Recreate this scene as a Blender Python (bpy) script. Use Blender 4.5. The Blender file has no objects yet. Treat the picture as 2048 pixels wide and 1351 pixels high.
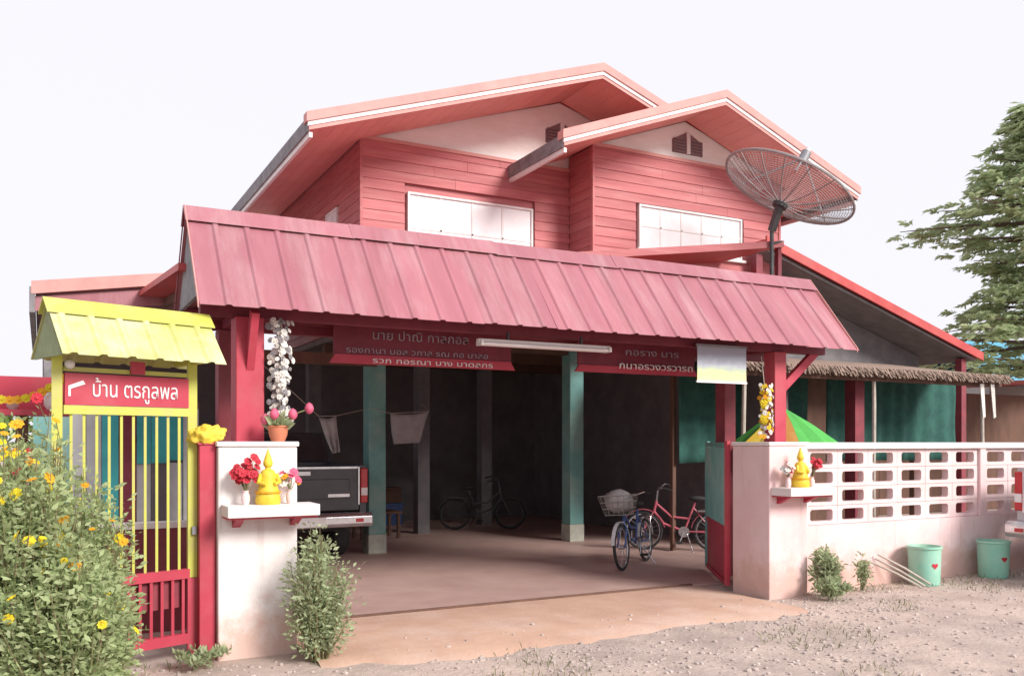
import bpy, bmesh, math, random
import numpy as np
from mathutils import Vector, Matrix, noise as mnoise
R = math.radians
random.seed(7)
rng = np.random.default_rng(11)
S = bpy.context.scene
COL = S.collection

# ------------------------------------------------------------------ camera, sky, sun, exposure
# axes: x runs along the house front, y runs into the house, z up; the camera stands at the origin of x,y
cam_d = bpy.data.cameras.new('camera'); cam = bpy.data.objects.new('camera', cam_d); COL.objects.link(cam)
cam.location = (0, 0, 1.6); cam.rotation_euler = (R(90), 0, R(-28))
cam_d.sensor_width = 36; cam_d.lens = 31.17; cam_d.shift_y = 0.1023; cam_d.clip_end = 2000; cam_d.clip_start = .05
S.camera = cam

W = bpy.data.worlds.new('World'); S.world = W; W.use_nodes = True
nt = W.node_tree
bg = nt.nodes['Background']
sky = nt.nodes.new('ShaderNodeTexSky'); sky.sky_type = 'NISHITA'; sky.sun_disc = False
SUN_EL, SUN_AZ = 30, 156       # azimuth clockwise from +y, as seen from above
sky.sun_elevation = R(SUN_EL); sky.sun_rotation = R(SUN_AZ); sky.dust_density = 4.0; sky.air_density = 1.0
mixw = nt.nodes.new('ShaderNodeMix'); mixw.data_type = 'RGBA'; mixw.inputs[0].default_value = .93
mixw.inputs[7].default_value = (7.4, 7.3, 7.9, 1)      # even white overcast veil
nt.links.new(sky.outputs[0], mixw.inputs[6]); nt.links.new(mixw.outputs[2], bg.inputs[0])
bg.inputs[1].default_value = .10

sd = bpy.data.lights.new('sun', 'SUN'); sun = bpy.data.objects.new('sun', sd); COL.objects.link(sun)
sd.energy = 3.4; sd.angle = R(20); sd.color = (1.0, .955, .90)
az, el = R(SUN_AZ), R(SUN_EL)
sdir = Vector((math.sin(az)*math.cos(el), math.cos(az)*math.cos(el), math.sin(el)))
sun.rotation_euler = (-sdir).to_track_quat('-Z', 'Y').to_euler(); sun.location = sdir*40
S.view_settings.view_transform = 'Standard'; S.view_settings.look = 'None'
S.view_settings.exposure = 0.45; S.view_settings.gamma = 1.0
S.view_settings.use_curve_mapping = False
S.cycles.max_bounces = 8; S.cycles.diffuse_bounces = 5; S.cycles.transparent_max_bounces = 12
S.cycles.use_denoising = True

# ------------------------------------------------------------------ materials
def mat(name, col, col2=None, scale=4.0, rough=.75, bump=0.0, bscale=40.0, metal=0.0, spec=.35,
        rnd=0.0, stretch=(1, 1, 1), mud=None, streak=None, dirt=None, dirt_amt=.0, dscale=1.3, trans=0.0, contrast=(.35, .65)):
    m = bpy.data.materials.new(name); m.use_nodes = True
    t = m.node_tree; n = t.nodes; L = t.links
    b = n['Principled BSDF']
    b.inputs['Roughness'].default_value = rough; b.inputs['Metallic'].default_value = metal
    b.inputs['Specular IOR Level'].default_value = spec
    geo = n.new('ShaderNodeNewGeometry')
    mp = n.new('ShaderNodeMapping'); mp.inputs['Scale'].default_value = stretch
    L.new(geo.outputs['Position'], mp.inputs[0])
    c2 = col2 or tuple(c*.8 for c in col)
    nz = n.new('ShaderNodeTexNoise'); nz.inputs['Scale'].default_value = scale; nz.inputs['Detail'].default_value = 7
    nz.inputs['Roughness'].default_value = .62
    L.new(mp.outputs[0], nz.inputs[0])
    rp = n.new('ShaderNodeMapRange'); rp.inputs[1].default_value = contrast[0]; rp.inputs[2].default_value = contrast[1]
    L.new(nz.outputs[0], rp.inputs[0])
    mx = n.new('ShaderNodeMix'); mx.data_type = 'RGBA'
    mx.inputs[6].default_value = (*col, 1); mx.inputs[7].default_value = (*c2, 1)
    L.new(rp.outputs[0], mx.inputs[0])
    out = mx.outputs[2]
    if dirt:
        dz = n.new('ShaderNodeTexNoise'); dz.inputs['Scale'].default_value = dscale; dz.inputs['Detail'].default_value = 9
        dz.inputs['Roughness'].default_value = .7
        L.new(mp.outputs[0], dz.inputs[0])
        dr = n.new('ShaderNodeMapRange'); dr.inputs[1].default_value = .48; dr.inputs[2].default_value = .72
        dr.inputs[4].default_value = dirt_amt
        L.new(dz.outputs[0], dr.inputs[0])
        m2 = n.new('ShaderNodeMix'); m2.data_type = 'RGBA'; m2.inputs[7].default_value = (*dirt, 1)
        L.new(dr.outputs[0], m2.inputs[0]); L.new(out, m2.inputs[6]); out = m2.outputs[2]
    def layer(vec_scale, scale, lo, hi, amt, colr, zmask=None):
        nonlocal out
        m3 = n.new('ShaderNodeMapping'); m3.inputs['Scale'].default_value = vec_scale; L.new(geo.outputs['Position'], m3.inputs[0])
        q = n.new('ShaderNodeTexNoise'); q.inputs['Scale'].default_value = scale; q.inputs['Detail'].default_value = 8; q.inputs['Roughness'].default_value = .65
        L.new(m3.outputs[0], q.inputs[0]); fac = q.outputs[0]
        if zmask:                                # the splash reaches only so far up, with a ragged edge
            sp = n.new('ShaderNodeSeparateXYZ'); L.new(geo.outputs['Position'], sp.inputs[0])
            ma = n.new('ShaderNodeMath'); ma.operation = 'MULTIPLY_ADD'; ma.inputs[1].default_value = -zmask; L.new(sp.outputs[2], ma.inputs[0]); L.new(fac, ma.inputs[2]); fac = ma.outputs[0]
        r3 = n.new('ShaderNodeMapRange'); r3.inputs[1].default_value = lo; r3.inputs[2].default_value = hi; r3.inputs[4].default_value = amt
        L.new(fac, r3.inputs[0])
        x3 = n.new('ShaderNodeMix'); x3.data_type = 'RGBA'; x3.inputs[7].default_value = (*colr, 1)
        L.new(r3.outputs[0], x3.inputs[0]); L.new(out, x3.inputs[6]); out = x3.outputs[2]
    if streak: layer((7, .5, .5), 1.6, .52, .72, .55, streak)
    if mud:
        layer((9, 9, .7), 1.0, .56, .76, .5, tuple(c*.62 for c in mud))
        layer((1, 1, 1), 5.0, .10, .36, .8, mud, .95)
    if rnd:
        oi = n.new('ShaderNodeObjectInfo'); hs = n.new('ShaderNodeHueSaturation')
        vr = n.new('ShaderNodeMapRange'); vr.inputs[3].default_value = 1-rnd; vr.inputs[4].default_value = 1+rnd
        L.new(oi.outputs['Random'], vr.inputs[0]); L.new(vr.outputs[0], hs.inputs['Value'])
        L.new(out, hs.inputs['Color']); out = hs.outputs[0]
    L.new(out, b.inputs['Base Color'])
    if bump:
        bz = n.new('ShaderNodeTexNoise'); bz.inputs['Scale'].default_value = bscale; bz.inputs['Detail'].default_value = 5
        L.new(mp.outputs[0], bz.inputs[0])
        bp = n.new('ShaderNodeBump'); bp.inputs['Strength'].default_value = bump; bp.inputs['Distance'].default_value = .02
        L.new(bz.outputs[0], bp.inputs['Height']); L.new(bp.outputs[0], b.inputs['Normal'])
    if trans:
        tr = n.new('ShaderNodeBsdfTranslucent'); ms = n.new('ShaderNodeMixShader'); ms.inputs[0].default_value = trans
        L.new(out, tr.inputs[0]); L.new(b.outputs[0], ms.inputs[1]); L.new(tr.outputs[0], ms.inputs[2])
        L.new(ms.outputs[0], n['Material Output'].inputs[0])
    return m

M = {}
def mk(k, *a, **kw): M[k] = mat(k, *a, **kw)
mk('plank_red', (.50, .165, .17), (.42, .125, .135), scale=3, stretch=(.6, .6, 6), rnd=.10, rough=.6, bump=.25, bscale=30, dirt=(.56, .29, .285), dirt_amt=.55)
mk('soffit_red', (.83, .42, .375), (.77, .36, .32), scale=3, rough=.55, rnd=.04, dirt=(.72, .45, .42), dirt_amt=.3)
mk('roof_pink', streak=(.27, .11, .115), col=(.385, .15, .175), col2=(.32, .115, .14), scale=1.2, rough=.45, rnd=.07, stretch=(3, .6, .6), dirt=(.46, .29, .30), dirt_amt=.6, dscale=1.1, bump=.06, bscale=6)
mk('roof_red', (.52, .09, .085), (.42, .06, .06), scale=2, rough=.5, dirt=(.3, .16, .14), dirt_amt=.5)
mk('trim_white', (.80, .78, .77), (.70, .67, .66), scale=5, rough=.6, dirt=(.55, .42, .40), dirt_amt=.35)
mk('trim_pink', (.63, .31, .28), (.56, .25, .23), scale=4, rough=.6, dirt=(.5, .3, .27), dirt_amt=.4)
mk('trim_grey', (.16, .15, .16), (.26, .25, .26), scale=6, rough=.7)
mk('gable_white', (.86, .85, .84), (.80, .78, .75), scale=1.5, rough=.7, stretch=(1, 1, 3), dirt=(.62, .52, .44), dirt_amt=.4)
mk('vent_mauve', (.26, .16, .17), (.2, .13, .14), scale=8)
mk('glass_white', (.80, .79, .81), (.70, .68, .70), scale=2.2, rough=.4, spec=.4)
mk('post_teal', (.19, .40, .37), (.14, .32, .30), scale=4, rough=.6, dirt=(.42, .44, .41), dirt_amt=.6, bump=.1, bscale=25)
mk('post_foot', (.50, .52, .44), (.38, .38, .33), scale=9, rough=.85)
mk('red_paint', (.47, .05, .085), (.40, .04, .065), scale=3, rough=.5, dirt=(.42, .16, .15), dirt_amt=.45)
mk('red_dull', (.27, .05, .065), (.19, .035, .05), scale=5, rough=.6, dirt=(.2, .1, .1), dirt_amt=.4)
mk('maroon', (.20, .03, .05), (.15, .02, .035), scale=6, rough=.5)
mk('yellow_paint', (.52, .53, .09), (.48, .47, .11), scale=5, rough=.55, dirt=(.46, .40, .22), dirt_amt=.75, dscale=3.5, bump=.08, bscale=30)
mk('roof_yellow', (.45, .47, .10), (.56, .56, .33), scale=1.5, rough=.5, rnd=.05, dirt=(.66, .65, .50), dirt_amt=.8, dscale=1.6)
mk('plaster', (.78, .74, .73), (.71, .65, .64), scale=2.2, rough=.85, bump=.12, bscale=45, mud=(.62, .40, .33), dirt=(.66, .50, .46), dirt_amt=.5, dscale=1.7)
mk('plaster_pink', (.72, .52, .52), (.75, .60, .595), scale=1.6, rough=.85, bump=.15, bscale=40, mud=(.58, .37, .31), dirt=(.60, .40, .36), dirt_amt=.55, dscale=1.5, rnd=.03)
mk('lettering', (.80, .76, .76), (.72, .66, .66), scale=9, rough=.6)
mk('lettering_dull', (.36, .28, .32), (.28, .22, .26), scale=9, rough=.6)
mk('concrete_orange', (.58, .38, .28), (.48, .30, .225), scale=1.4, rough=.9, bump=.2, bscale=30, dirt=(.64, .50, .43), dirt_amt=.7, dscale=.9)
mk('floor_tile', (.53, .365, .325), (.45, .295, .265), scale=1.8, rough=.55, bump=.06, bscale=20, dirt=(.58, .42, .35), dirt_amt=.6, dscale=.7)
mk('ground', (.50, .40, .35), (.36, .285, .25), scale=2.4, rough=.95, bump=.6, bscale=22, dirt=(.64, .50, .415), dirt_amt=.8, dscale=.55)
mk('pebble', (.56, .47, .43), (.32, .265, .24), scale=14, rough=.9)
mk('dark_steel', (.06, .06, .065), (.10, .10, .105), scale=10, rough=.5, metal=.3)
mk('grey_steel', (.34, .34, .36), (.26, .26, .28), scale=8, rough=.45, metal=.4)
mk('dish_mesh', (.26, .235, .24), (.33, .30, .30), scale=8, rough=.6)
mk('chrome', (.66, .66, .68), (.5, .5, .52), scale=7, rough=.22, metal=.85)
mk('rubber', (.025, .025, .027), (.045, .043, .042), scale=12, rough=.85)
mk('car_dark', (.045, .045, .052), (.07, .07, .08), scale=3, rough=.3, spec=.5)
mk('car_silver', (.50, .50, .52), (.45, .45, .47), scale=3, rough=.3, spec=.5, metal=.2)
mk('car_glass', (.03, .035, .045), (.05, .055, .06), scale=3, rough=.12, spec=.6)
mk('lamp_red', (.55, .02, .03), (.4, .015, .02), scale=9, rough=.25, spec=.6)
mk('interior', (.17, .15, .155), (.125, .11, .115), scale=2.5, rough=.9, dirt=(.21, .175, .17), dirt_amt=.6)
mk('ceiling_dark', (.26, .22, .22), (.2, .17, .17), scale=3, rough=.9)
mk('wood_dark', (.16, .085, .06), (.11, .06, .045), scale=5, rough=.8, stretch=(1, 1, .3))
mk('thatch', (.34, .25, .20), (.22, .16, .13), scale=14, rough=.95, rnd=.2)
mk('net_teal', (.055, .175, .14), (.04, .115, .10), scale=5, rough=.9, trans=.25)
mk('tarp_teal', (.05, .36, .38), (.04, .28, .30), scale=4, rough=.6, rnd=.1)
mk('board_grey', (.46, .46, .47), (.37, .37, .38), scale=5, rough=.8, rnd=.15)
mk('shed_grey', (.20, .185, .19), (.14, .13, .135), scale=3, rough=.9)
mk('bark', (.17, .13, .105), (.11, .085, .07), scale=9, rough=.95, bump=.5, bscale=30)
mk('stem', (.15, .19, .07), (.20, .14, .09), scale=12, rough=.8)
mk('leaf_tree', (.52, .62, .36), (.42, .51, .29), scale=1.6, rough=.6, trans=.5)
mk('leaf_marigold', (.46, .55, .27), (.35, .44, .21), scale=5, rough=.65, trans=.4, dirt=(.54, .50, .36), dirt_amt=.6, dscale=6)
mk('leaf_shrub', (.47, .54, .33), (.36, .44, .24), scale=7, rough=.65, trans=.4, dirt=(.26, .20, .15), dirt_amt=.5, dscale=6)
mk('grass', (.16, .19, .08), (.24, .21, .12), scale=5, rough=.8, trans=.25)
mk('leaf_far', (.16, .24, .06), (.10, .16, .05), scale=1, rough=.8)
mk('petal_yellow', (.80, .68, .03), (.78, .58, .03), scale=20, rough=.6, trans=.2, rnd=.08)
mk('petal_orange', (.80, .36, .02), (.80, .46, .03), scale=20, rough=.6, trans=.2, rnd=.1)
mk('petal_red', (.60, .045, .07), (.50, .03, .05), scale=20, rough=.6, trans=.2, rnd=.1)
mk('petal_pink', (.72, .16, .26), (.64, .11, .2), scale=20, rough=.6, trans=.2, rnd=.1)
mk('petal_white', (.76, .73, .68), (.60, .56, .52), scale=25, rough=.7, rnd=.2)
mk('petal_grey', (.28, .26, .27), (.2, .19, .2), scale=25, rough=.8, rnd=.2)
mk('gold_yellow', (.74, .56, .05), (.66, .44, .04), scale=14, rough=.5)
mk('cloth_yellow', (.76, .50, .05), (.74, .60, .10), scale=6, rough=.85)
mk('cloth_pale', (.34, .32, .32), (.27, .26, .27), scale=6, rough=.9)
mk('clay', (.56, .20, .11), (.46, .16, .09), scale=8, rough=.8)
mk('bucket_green', (.22, .52, .40), (.34, .58, .46), scale=4, rough=.5, dirt=(.5, .56, .42), dirt_amt=.7)
mk('green_cloth', (.13, .56, .12), (.1, .46, .1), scale=5, rough=.8, trans=.2)
mk('orange_cloth', (.74, .30, .08), (.76, .44, .14), scale=5, rough=.8, trans=.2)
mk('roof_blue', (.09, .36, .52), (.07, .3, .44), scale=2, rough=.5, dirt=(.2, .4, .5), dirt_amt=.5)
mk('wall_pale', (.60, .57, .54), (.52, .49, .46), scale=2, rough=.9)
mk('bamboo', (.52, .46, .40), (.40, .35, .30), scale=9, rough=.8)
mk('bike_blue', (.06, .12, .30), (.05, .09, .24), scale=9, rough=.4)
mk('bike_white', (.62, .63, .66), (.5, .5, .53), scale=9, rough=.4)
mk('bike_pink', (.56, .14, .18), (.46, .1, .14), scale=9, rough=.4)
mk('basket', (.26, .24, .22), (.18, .17, .16), scale=12, rough=.8)

# printed picture on the hanging calendar: pale hills over a yellow field
def picture_mat():
    m = bpy.data.materials.new('printed_landscape'); m.use_nodes = True
    t = m.node_tree; n = t.nodes; L = t.links; b = n['Principled BSDF']; b.inputs['Roughness'].default_value = .6
    tc = n.new('ShaderNodeTexCoord'); sp = n.new('ShaderNodeSeparateXYZ'); L.new(tc.outputs['Generated'], sp.inputs[0])
    nz = n.new('ShaderNodeTexNoise'); nz.inputs['Scale'].default_value = 5; L.new(tc.outputs['Generated'], nz.inputs[0])
    ad = n.new('ShaderNodeMath'); ad.operation = 'MULTIPLY_ADD'; ad.inputs[1].default_value = .35
    L.new(nz.outputs[0], ad.inputs[0]); L.new(sp.outputs[2], ad.inputs[2])
    r = n.new('ShaderNodeValToRGB'); e = r.color_ramp.elements
    e[0].position = .15; e[0].color = (.78, .62, .36, 1); e[1].position = 1.0; e[1].color = (.30, .30, .36, 1)
    for p, c in ((.38, (.70, .68, .30, 1)), (.50, (.42, .50, .34, 1)), (.62, (.36, .38, .42, 1)), (.8, (.24, .25, .30, 1))):
        k = e.new(p); k.color = c
    L.new(ad.outputs[0], r.inputs[0]); L.new(r.outputs[0], b.inputs['Base Color'])
    return m
M['picture'] = picture_mat()

# ------------------------------------------------------------------ mesh helpers
ROOT = {}            # object -> world offset of its root
class MB:
    def __init__(s): s.v = []; s.f = []
    def quad(s, *p):
        i = len(s.v); s.v += [tuple(q) for q in p]; s.f.append(tuple(range(i, i+len(p)))); return s
    def box(s, x0, x1, y0, y1, z0, z1):
        i = len(s.v)
        s.v += [(x0,y0,z0),(x1,y0,z0),(x1,y1,z0),(x0,y1,z0),(x0,y0,z1),(x1,y0,z1),(x1,y1,z1),(x0,y1,z1)]
        for f in ((0,3,2,1),(4,5,6,7),(0,1,5,4),(1,2,6,5),(2,3,7,6),(3,0,4,7)): s.f.append(tuple(i+k for k in f))
        return s
    def beam(s, a, b, w, h=None):
        a, b = Vector(a), Vector(b); d = (b-a).normalized(); h = h or w
        up = Vector((0, 0, 1)) if abs(d.z) < .95 else Vector((1, 0, 0))
        x = d.cross(up).normalized(); y = x.cross(d).normalized(); i = len(s.v)
        for p in (a, b):
            for sx, sy in ((-1,-1),(1,-1),(1,1),(-1,1)): s.v.append(tuple(p + x*sx*w/2 + y*sy*h/2))
        for f in ((3,2,1,0),(4,5,6,7),(0,1,5,4),(1,2,6,5),(2,3,7,6),(3,0,4,7)): s.f.append(tuple(i+k for k in f))
        return s
    def tube(s, pts, r, n=8, closed=False):
        pts = [Vector(p) for p in pts]; m = len(pts)
        rs = r if isinstance(r, (list, tuple)) else [r]*m
        i0 = len(s.v); prev = None
        for k, p in enumerate(pts):
            if closed: d = pts[(k+1) % m]-pts[k-1]
            else: d = pts[min(k+1, m-1)]-pts[max(k-1, 0)]
            d.normalize()
            if prev is None:
                a = d.orthogonal().normalized()
            else:
                a = prev - d*prev.dot(d); a = a.normalized() if a.length > 1e-6 else d.orthogonal().normalized()
            prev = a; b = d.cross(a)
            for j in range(n):
                t = 2*math.pi*j/n; s.v.append(tuple(p + (a*math.cos(t)+b*math.sin(t))*rs[k]))
        for k in range(m if closed else m-1):
            k2 = (k+1) % m
            for j in range(n):
                j2 = (j+1) % n; s.f.append((i0+k*n+j, i0+k*n+j2, i0+k2*n+j2, i0+k2*n+j))
        if not closed:
            s.f.append(tuple(i0+j for j in reversed(range(n)))); s.f.append(tuple(i0+(m-1)*n+j for j in range(n)))
        return s
    def lathe(s, prof, c=(0, 0, 0), n=16, axis='z'):
        i0 = len(s.v); m = len(prof)
        for r, z in prof:
            for j in range(n):
                t = 2*math.pi*j/n; p = (r*math.cos(t), r*math.sin(t), z)
                if axis == 'x': p = (p[2], p[0], p[1])
                if axis == 'y': p = (p[0], p[2], p[1])
                s.v.append((p[0]+c[0], p[1]+c[1], p[2]+c[2]))
        for k in range(m-1):
            for j in range(n):
                j2 = (j+1) % n; s.f.append((i0+k*n+j, i0+k*n+j2, i0+(k+1)*n+j2, i0+(k+1)*n+j))
        s.f.append(tuple(i0+j for j in reversed(range(n)))); s.f.append(tuple(i0+(m-1)*n+j for j in range(n)))
        return s
    def prism(s, poly, y0, y1):          # polygon in x,z extruded along y
        i = len(s.v); n = len(poly)
        s.v += [(x, y0, z) for x, z in poly]+[(x, y1, z) for x, z in poly]
        s.f.append(tuple(i+k for k in range(n))); s.f.append(tuple(i+n+k for k in reversed(range(n))))
        for k in range(n):
            k2 = (k+1) % n; s.f.append((i+k, i+n+k, i+n+k2, i+k2))
        return s
    def prismx(s, poly, x0, x1):         # polygon in y,z extruded along x
        i = len(s.v); n = len(poly)
        s.v += [(x0, y, z) for y, z in poly]+[(x1, y, z) for y, z in poly]
        s.f.append(tuple(i+k for k in reversed(range(n)))); s.f.append(tuple(i+n+k for k in range(n)))
        for k in range(n):
            k2 = (k+1) % n; s.f.append((i+k, i+k2, i+n+k2, i+n+k))
        return s
    def blob(s, c, r, sub=1, sc=(1, 1, 1), jit=0):
        bm = bmesh.new(); bmesh.ops.create_icosphere(bm, subdivisions=sub, radius=1); i = len(s.v)
        for v in bm.verts:
            k = 1+(random.uniform(-jit, jit) if jit else 0)
            s.v.append((c[0]+v.co.x*r*sc[0]*k, c[1]+v.co.y*r*sc[1]*k, c[2]+v.co.z*r*sc[2]*k))
        for f in bm.faces: s.f.append(tuple(i+v.index for v in f.verts))
        bm.free(); return s
    def mesh(s, name, m, smooth=False):
        me = bpy.data.meshes.new(name); me.from_pydata(s.v, [], s.f)
        bm = bmesh.new(); bm.from_mesh(me); bmesh.ops.recalc_face_normals(bm, faces=bm.faces); bm.to_mesh(me); bm.free()
        me.materials.append(M[m] if isinstance(m, str) else m)
        if smooth:
            me.polygons.foreach_set('use_smooth', [True]*len(me.polygons)); me.set_sharp_from_angle(angle=R(40))
        return me
    def build(s, name, m, parent=None, smooth=False, bevel=0):
        return place(name, s.mesh(name, m, smooth), parent, bevel)

def place(name, me, parent=None, bevel=0):
    o = bpy.data.objects.new(name, me); COL.objects.link(o)
    if parent is not None:
        o.parent = parent
        off = ROOT.get(parent.name)
        if off is not None: o.matrix_parent_inverse = Matrix.Translation(-off)
    if bevel:
        b = o.modifiers.new('edge', 'BEVEL'); b.width = bevel; b.segments = 2; b.limit_method = 'ANGLE'
    return o
def tag(o, label=None, cat=None, group=None, kind=None):
    if label: o['label'] = label
    if cat: o['category'] = cat
    if group: o['group'] = group
    if kind: o['kind'] = kind
    return o
def thing(name, label, cat, loc=(0, 0, 0), group=None):
    o = bpy.data.objects.new(name, None); COL.objects.link(o); o.location = loc; o.empty_display_size = .2
    ROOT[o.name] = Vector(loc)
    return tag(o, label, cat, group)
def local_thing(name, label, cat, group=None):       # parts built round the origin, root moved afterwards
    o = bpy.data.objects.new(name, None); COL.objects.link(o); o.empty_display_size = .2
    return tag(o, label, cat, group)
def copy_tree(o, parent=None):
    c = o.copy(); COL.objects.link(c)
    if parent is not None: c.parent = parent
    for ch in list(o.children): copy_tree(ch, c)
    return c
def unit_box(name, m):
    return MB().box(-.5, .5, -.5, .5, -.5, .5).mesh(name, m)
def put(name, me, parent, loc, scale=(1, 1, 1), rot=(0, 0, 0)):
    o = place(name, me, parent); o.location = loc; o.scale = scale; o.rotation_euler = rot; return o

def text(name, body, size, m, parent, loc, rot=(R(90), 0, 0), width=None, depth=.003, off=0.0):
    cu = bpy.data.curves.new(name, 'FONT'); cu.body = body; cu.size = size; cu.extrude = depth
    cu.align_x = 'CENTER'; cu.align_y = 'CENTER'; cu.offset = off
    ob = bpy.data.objects.new(name, cu); COL.objects.link(ob)
    bpy.context.view_layer.update()
    me = bpy.data.meshes.new_from_object(ob.evaluated_get(bpy.context.evaluated_depsgraph_get()))
    bpy.data.objects.remove(ob)
    me.materials.clear(); me.materials.append(M[m])
    sx = 1.0
    if width and len(me.vertices):
        xs = [v.co.x for v in me.vertices]; sx = width/max(1e-4, max(xs)-min(xs))
        c = (max(xs)+min(xs))/2
        for v in me.vertices: v.co.x -= c
    # one object per word: islands of the mesh grouped by the gaps between them
    bm = bmesh.new(); bm.from_mesh(me); left = set(bm.verts); isl = []
    while left:
        st = [left.pop()]; grp = list(st)
        while st:
            for e in st.pop().link_edges:
                for w in e.verts:
                    if w in left: left.remove(w); st.append(w); grp.append(w)
        xs = [v.co.x for v in grp]; isl.append([min(xs), max(xs), grp])
    isl.sort(key=lambda q: q[0]); words = []
    for a, b, g in isl:
        if words and a-words[-1][1] < size*.17: words[-1][1] = max(words[-1][1], b); words[-1][2] += g
        else: words.append([a, b, list(g)])
    for a, b, g in words:
        ids = {v: i for i, v in enumerate(g)}
        fs = {f for v in g for f in v.link_faces}
        m2 = bpy.data.meshes.new(name); m2.from_pydata([v.co[:] for v in g], [], [[ids[v] for v in f.verts] for f in fs]); m2.materials.append(M[m])
        o = place(name, m2, parent); o.location = loc; o.rotation_euler = rot; o.scale = (sx, 1, 1)
    bm.free(); bpy.data.meshes.remove(me)

def quads(name, P, m, parent=None):        # P: N x 4 x 3 array of leaf-sized faces
    N = len(P); me = bpy.data.meshes.new(name)
    me.vertices.add(4*N); me.vertices.foreach_set('co', np.asarray(P, dtype=np.float32).reshape(-1))
    me.loops.add(4*N); me.loops.foreach_set('vertex_index', np.arange(4*N, dtype=np.int32))
    me.polygons.add(N); me.polygons.foreach_set('loop_start', np.arange(0, 4*N, 4, dtype=np.int32))
    me.update(calc_edges=True); me.validate()
    me.materials.append(M[m])
    return place(name, me, parent)
def leaf_faces(base, direc, length, width, roll=None):
    base = np.asarray(base); d = np.asarray(direc); d = d/np.linalg.norm(d, axis=1)[:, None]; N = len(base)
    r = rng.normal(size=(N, 3)); s = np.cross(d, r); s /= np.linalg.norm(s, axis=1)[:, None]
    if roll is not None:                    # keep the blade roughly level
        up = np.tile([0, 0, 1.0], (N, 1))+rng.normal(size=(N, 3))*roll
        s = np.cross(d, up); s /= np.linalg.norm(s, axis=1)[:, None]+1e-9
    nrm = np.cross(s, d)
    L = np.asarray(length)[:, None]; w = np.asarray(width)[:, None]
    mid = base+d*L*.5+nrm*L*.08
    tip = base+d*L-nrm*L*.08
    return np.stack([base, mid+s*w*.5, tip, mid-s*w*.5], axis=1)

# ------------------------------------------------------------------ ground
def ground():
    n = 140; me = MB()
    xs = [-900, -300, -100, -40]+list(np.linspace(-12, 24, n))+[45, 100, 300, 900]
    ys = [-900, -300, -100, -30]+list(np.linspace(-4, 9, 90))+[14, 20, 40, 120, 300, 900]
    for y in ys:
        for x in xs:
            z = 0.0
            if -12 <= x <= 24 and -4 <= y < 6.6:
                z = mnoise.noise((x*.5, y*.5, 0))*.035+mnoise.noise((x*2.1, y*2.1, 3))*.014
                z *= min(1, (6.6-y)/1.2)
            me.v.append((x, y, z-.012))
    w = len(xs)
    for j in range(len(ys)-1):
        for i in range(w-1): me.f.append((j*w+i, j*w+i+1, (j+1)*w+i+1, (j+1)*w+i))
    tag(me.build('ground', 'ground', smooth=True), kind='structure')
ground()
# carport floor and the sloping concrete apron before it
tag(MB().box(-.1, 9.7, 7.86, 17.2, -.05, .006).build('floor', 'floor_tile'), kind='structure')
def apron():
    m = MB(); n = 60; top = []; bot = []
    for i in range(n+1):
        x = 1.78+(6.48-1.78)*i/n
        yf = 6.15+.25*mnoise.noise((x*.9, 2, 0))+.10*mnoise.noise((x*4, 7, 0)) - .1*math.sin((x-1.78)/4.7*math.pi)
        m.v += [(x, yf, -.02), (x, yf+.12, .012), (x, 7.835, .002)]
    for i in range(n):
        a = i*3; m.f += [(a, a+3, a+4, a+1), (a+1, a+4, a+5, a+2)]
    tag(m.build('driveway', 'concrete_orange', smooth=True), kind='structure')
apron()
rail = thing('gate_rail', 'rusty dark steel gate rail laid across the driveway entrance', 'gate rail', (4.1, 7.845, 0))
MB().box(1.8, 6.46, 7.836, 7.856, -.01, .022).build('track', 'wood_dark', rail)
MB().box(1.8, 6.46, 7.862, 7.880, .002, .018).build('guide', 'dark_steel', rail)

def pebbles():
    bm = bmesh.new(); bmesh.ops.create_icosphere(bm, subdivisions=1, radius=1)
    bv = np.array([v.co[:] for v in bm.verts]); bf = [tuple(v.index for v in f.verts) for f in bm.faces]; bm.free()
    m = MB(); k = 0
    while k < 9000:
        u = random.uniform(0, 13); y = random.uniform(3.2, 6.85)
        d = mnoise.noise((u*.7, y*.9, 5))
        if random.random() > .45+.7*d: continue
        if y > 6.2 and 1.75 < u < 6.5 and random.random() > .12: continue
        if 1.1 < u < 1.8 and y > 6.7 or 6.4 < u and y > 6.8: continue
        r = .005+.019*random.random()**3.2; a = random.uniform(0, 6.28); ca, sa = math.cos(a), math.sin(a)
        z = mnoise.noise((u*.5, y*.5, 0))*.035+mnoise.noise((u*2.1, y*2.1, 3))*.014
        z = z*max(0, min(1, (6.6-y)/1.2))-.012
        if y > 6.2 and 1.75 < u < 6.5: z = .008
        sc = np.array([random.uniform(.7, 1.3), random.uniform(.7, 1.3), random.uniform(.4, .8)])*r
        i = len(m.v)
        for p in bv*sc: m.v.append((u+p[0]*ca-p[1]*sa, y+p[0]*sa+p[1]*ca, z+p[2]+r*.2))
        m.f += [tuple(i+q for q in f) for f in bf]; k += 1
    me = bpy.data.meshes.new('gravel'); me.from_pydata(m.v, [], m.f); me.materials.append(M['pebble'])
    tag(place('gravel', me), 'loose pale gravel scattered over the dirt road', 'gravel', kind='stuff')
pebbles()

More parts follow.
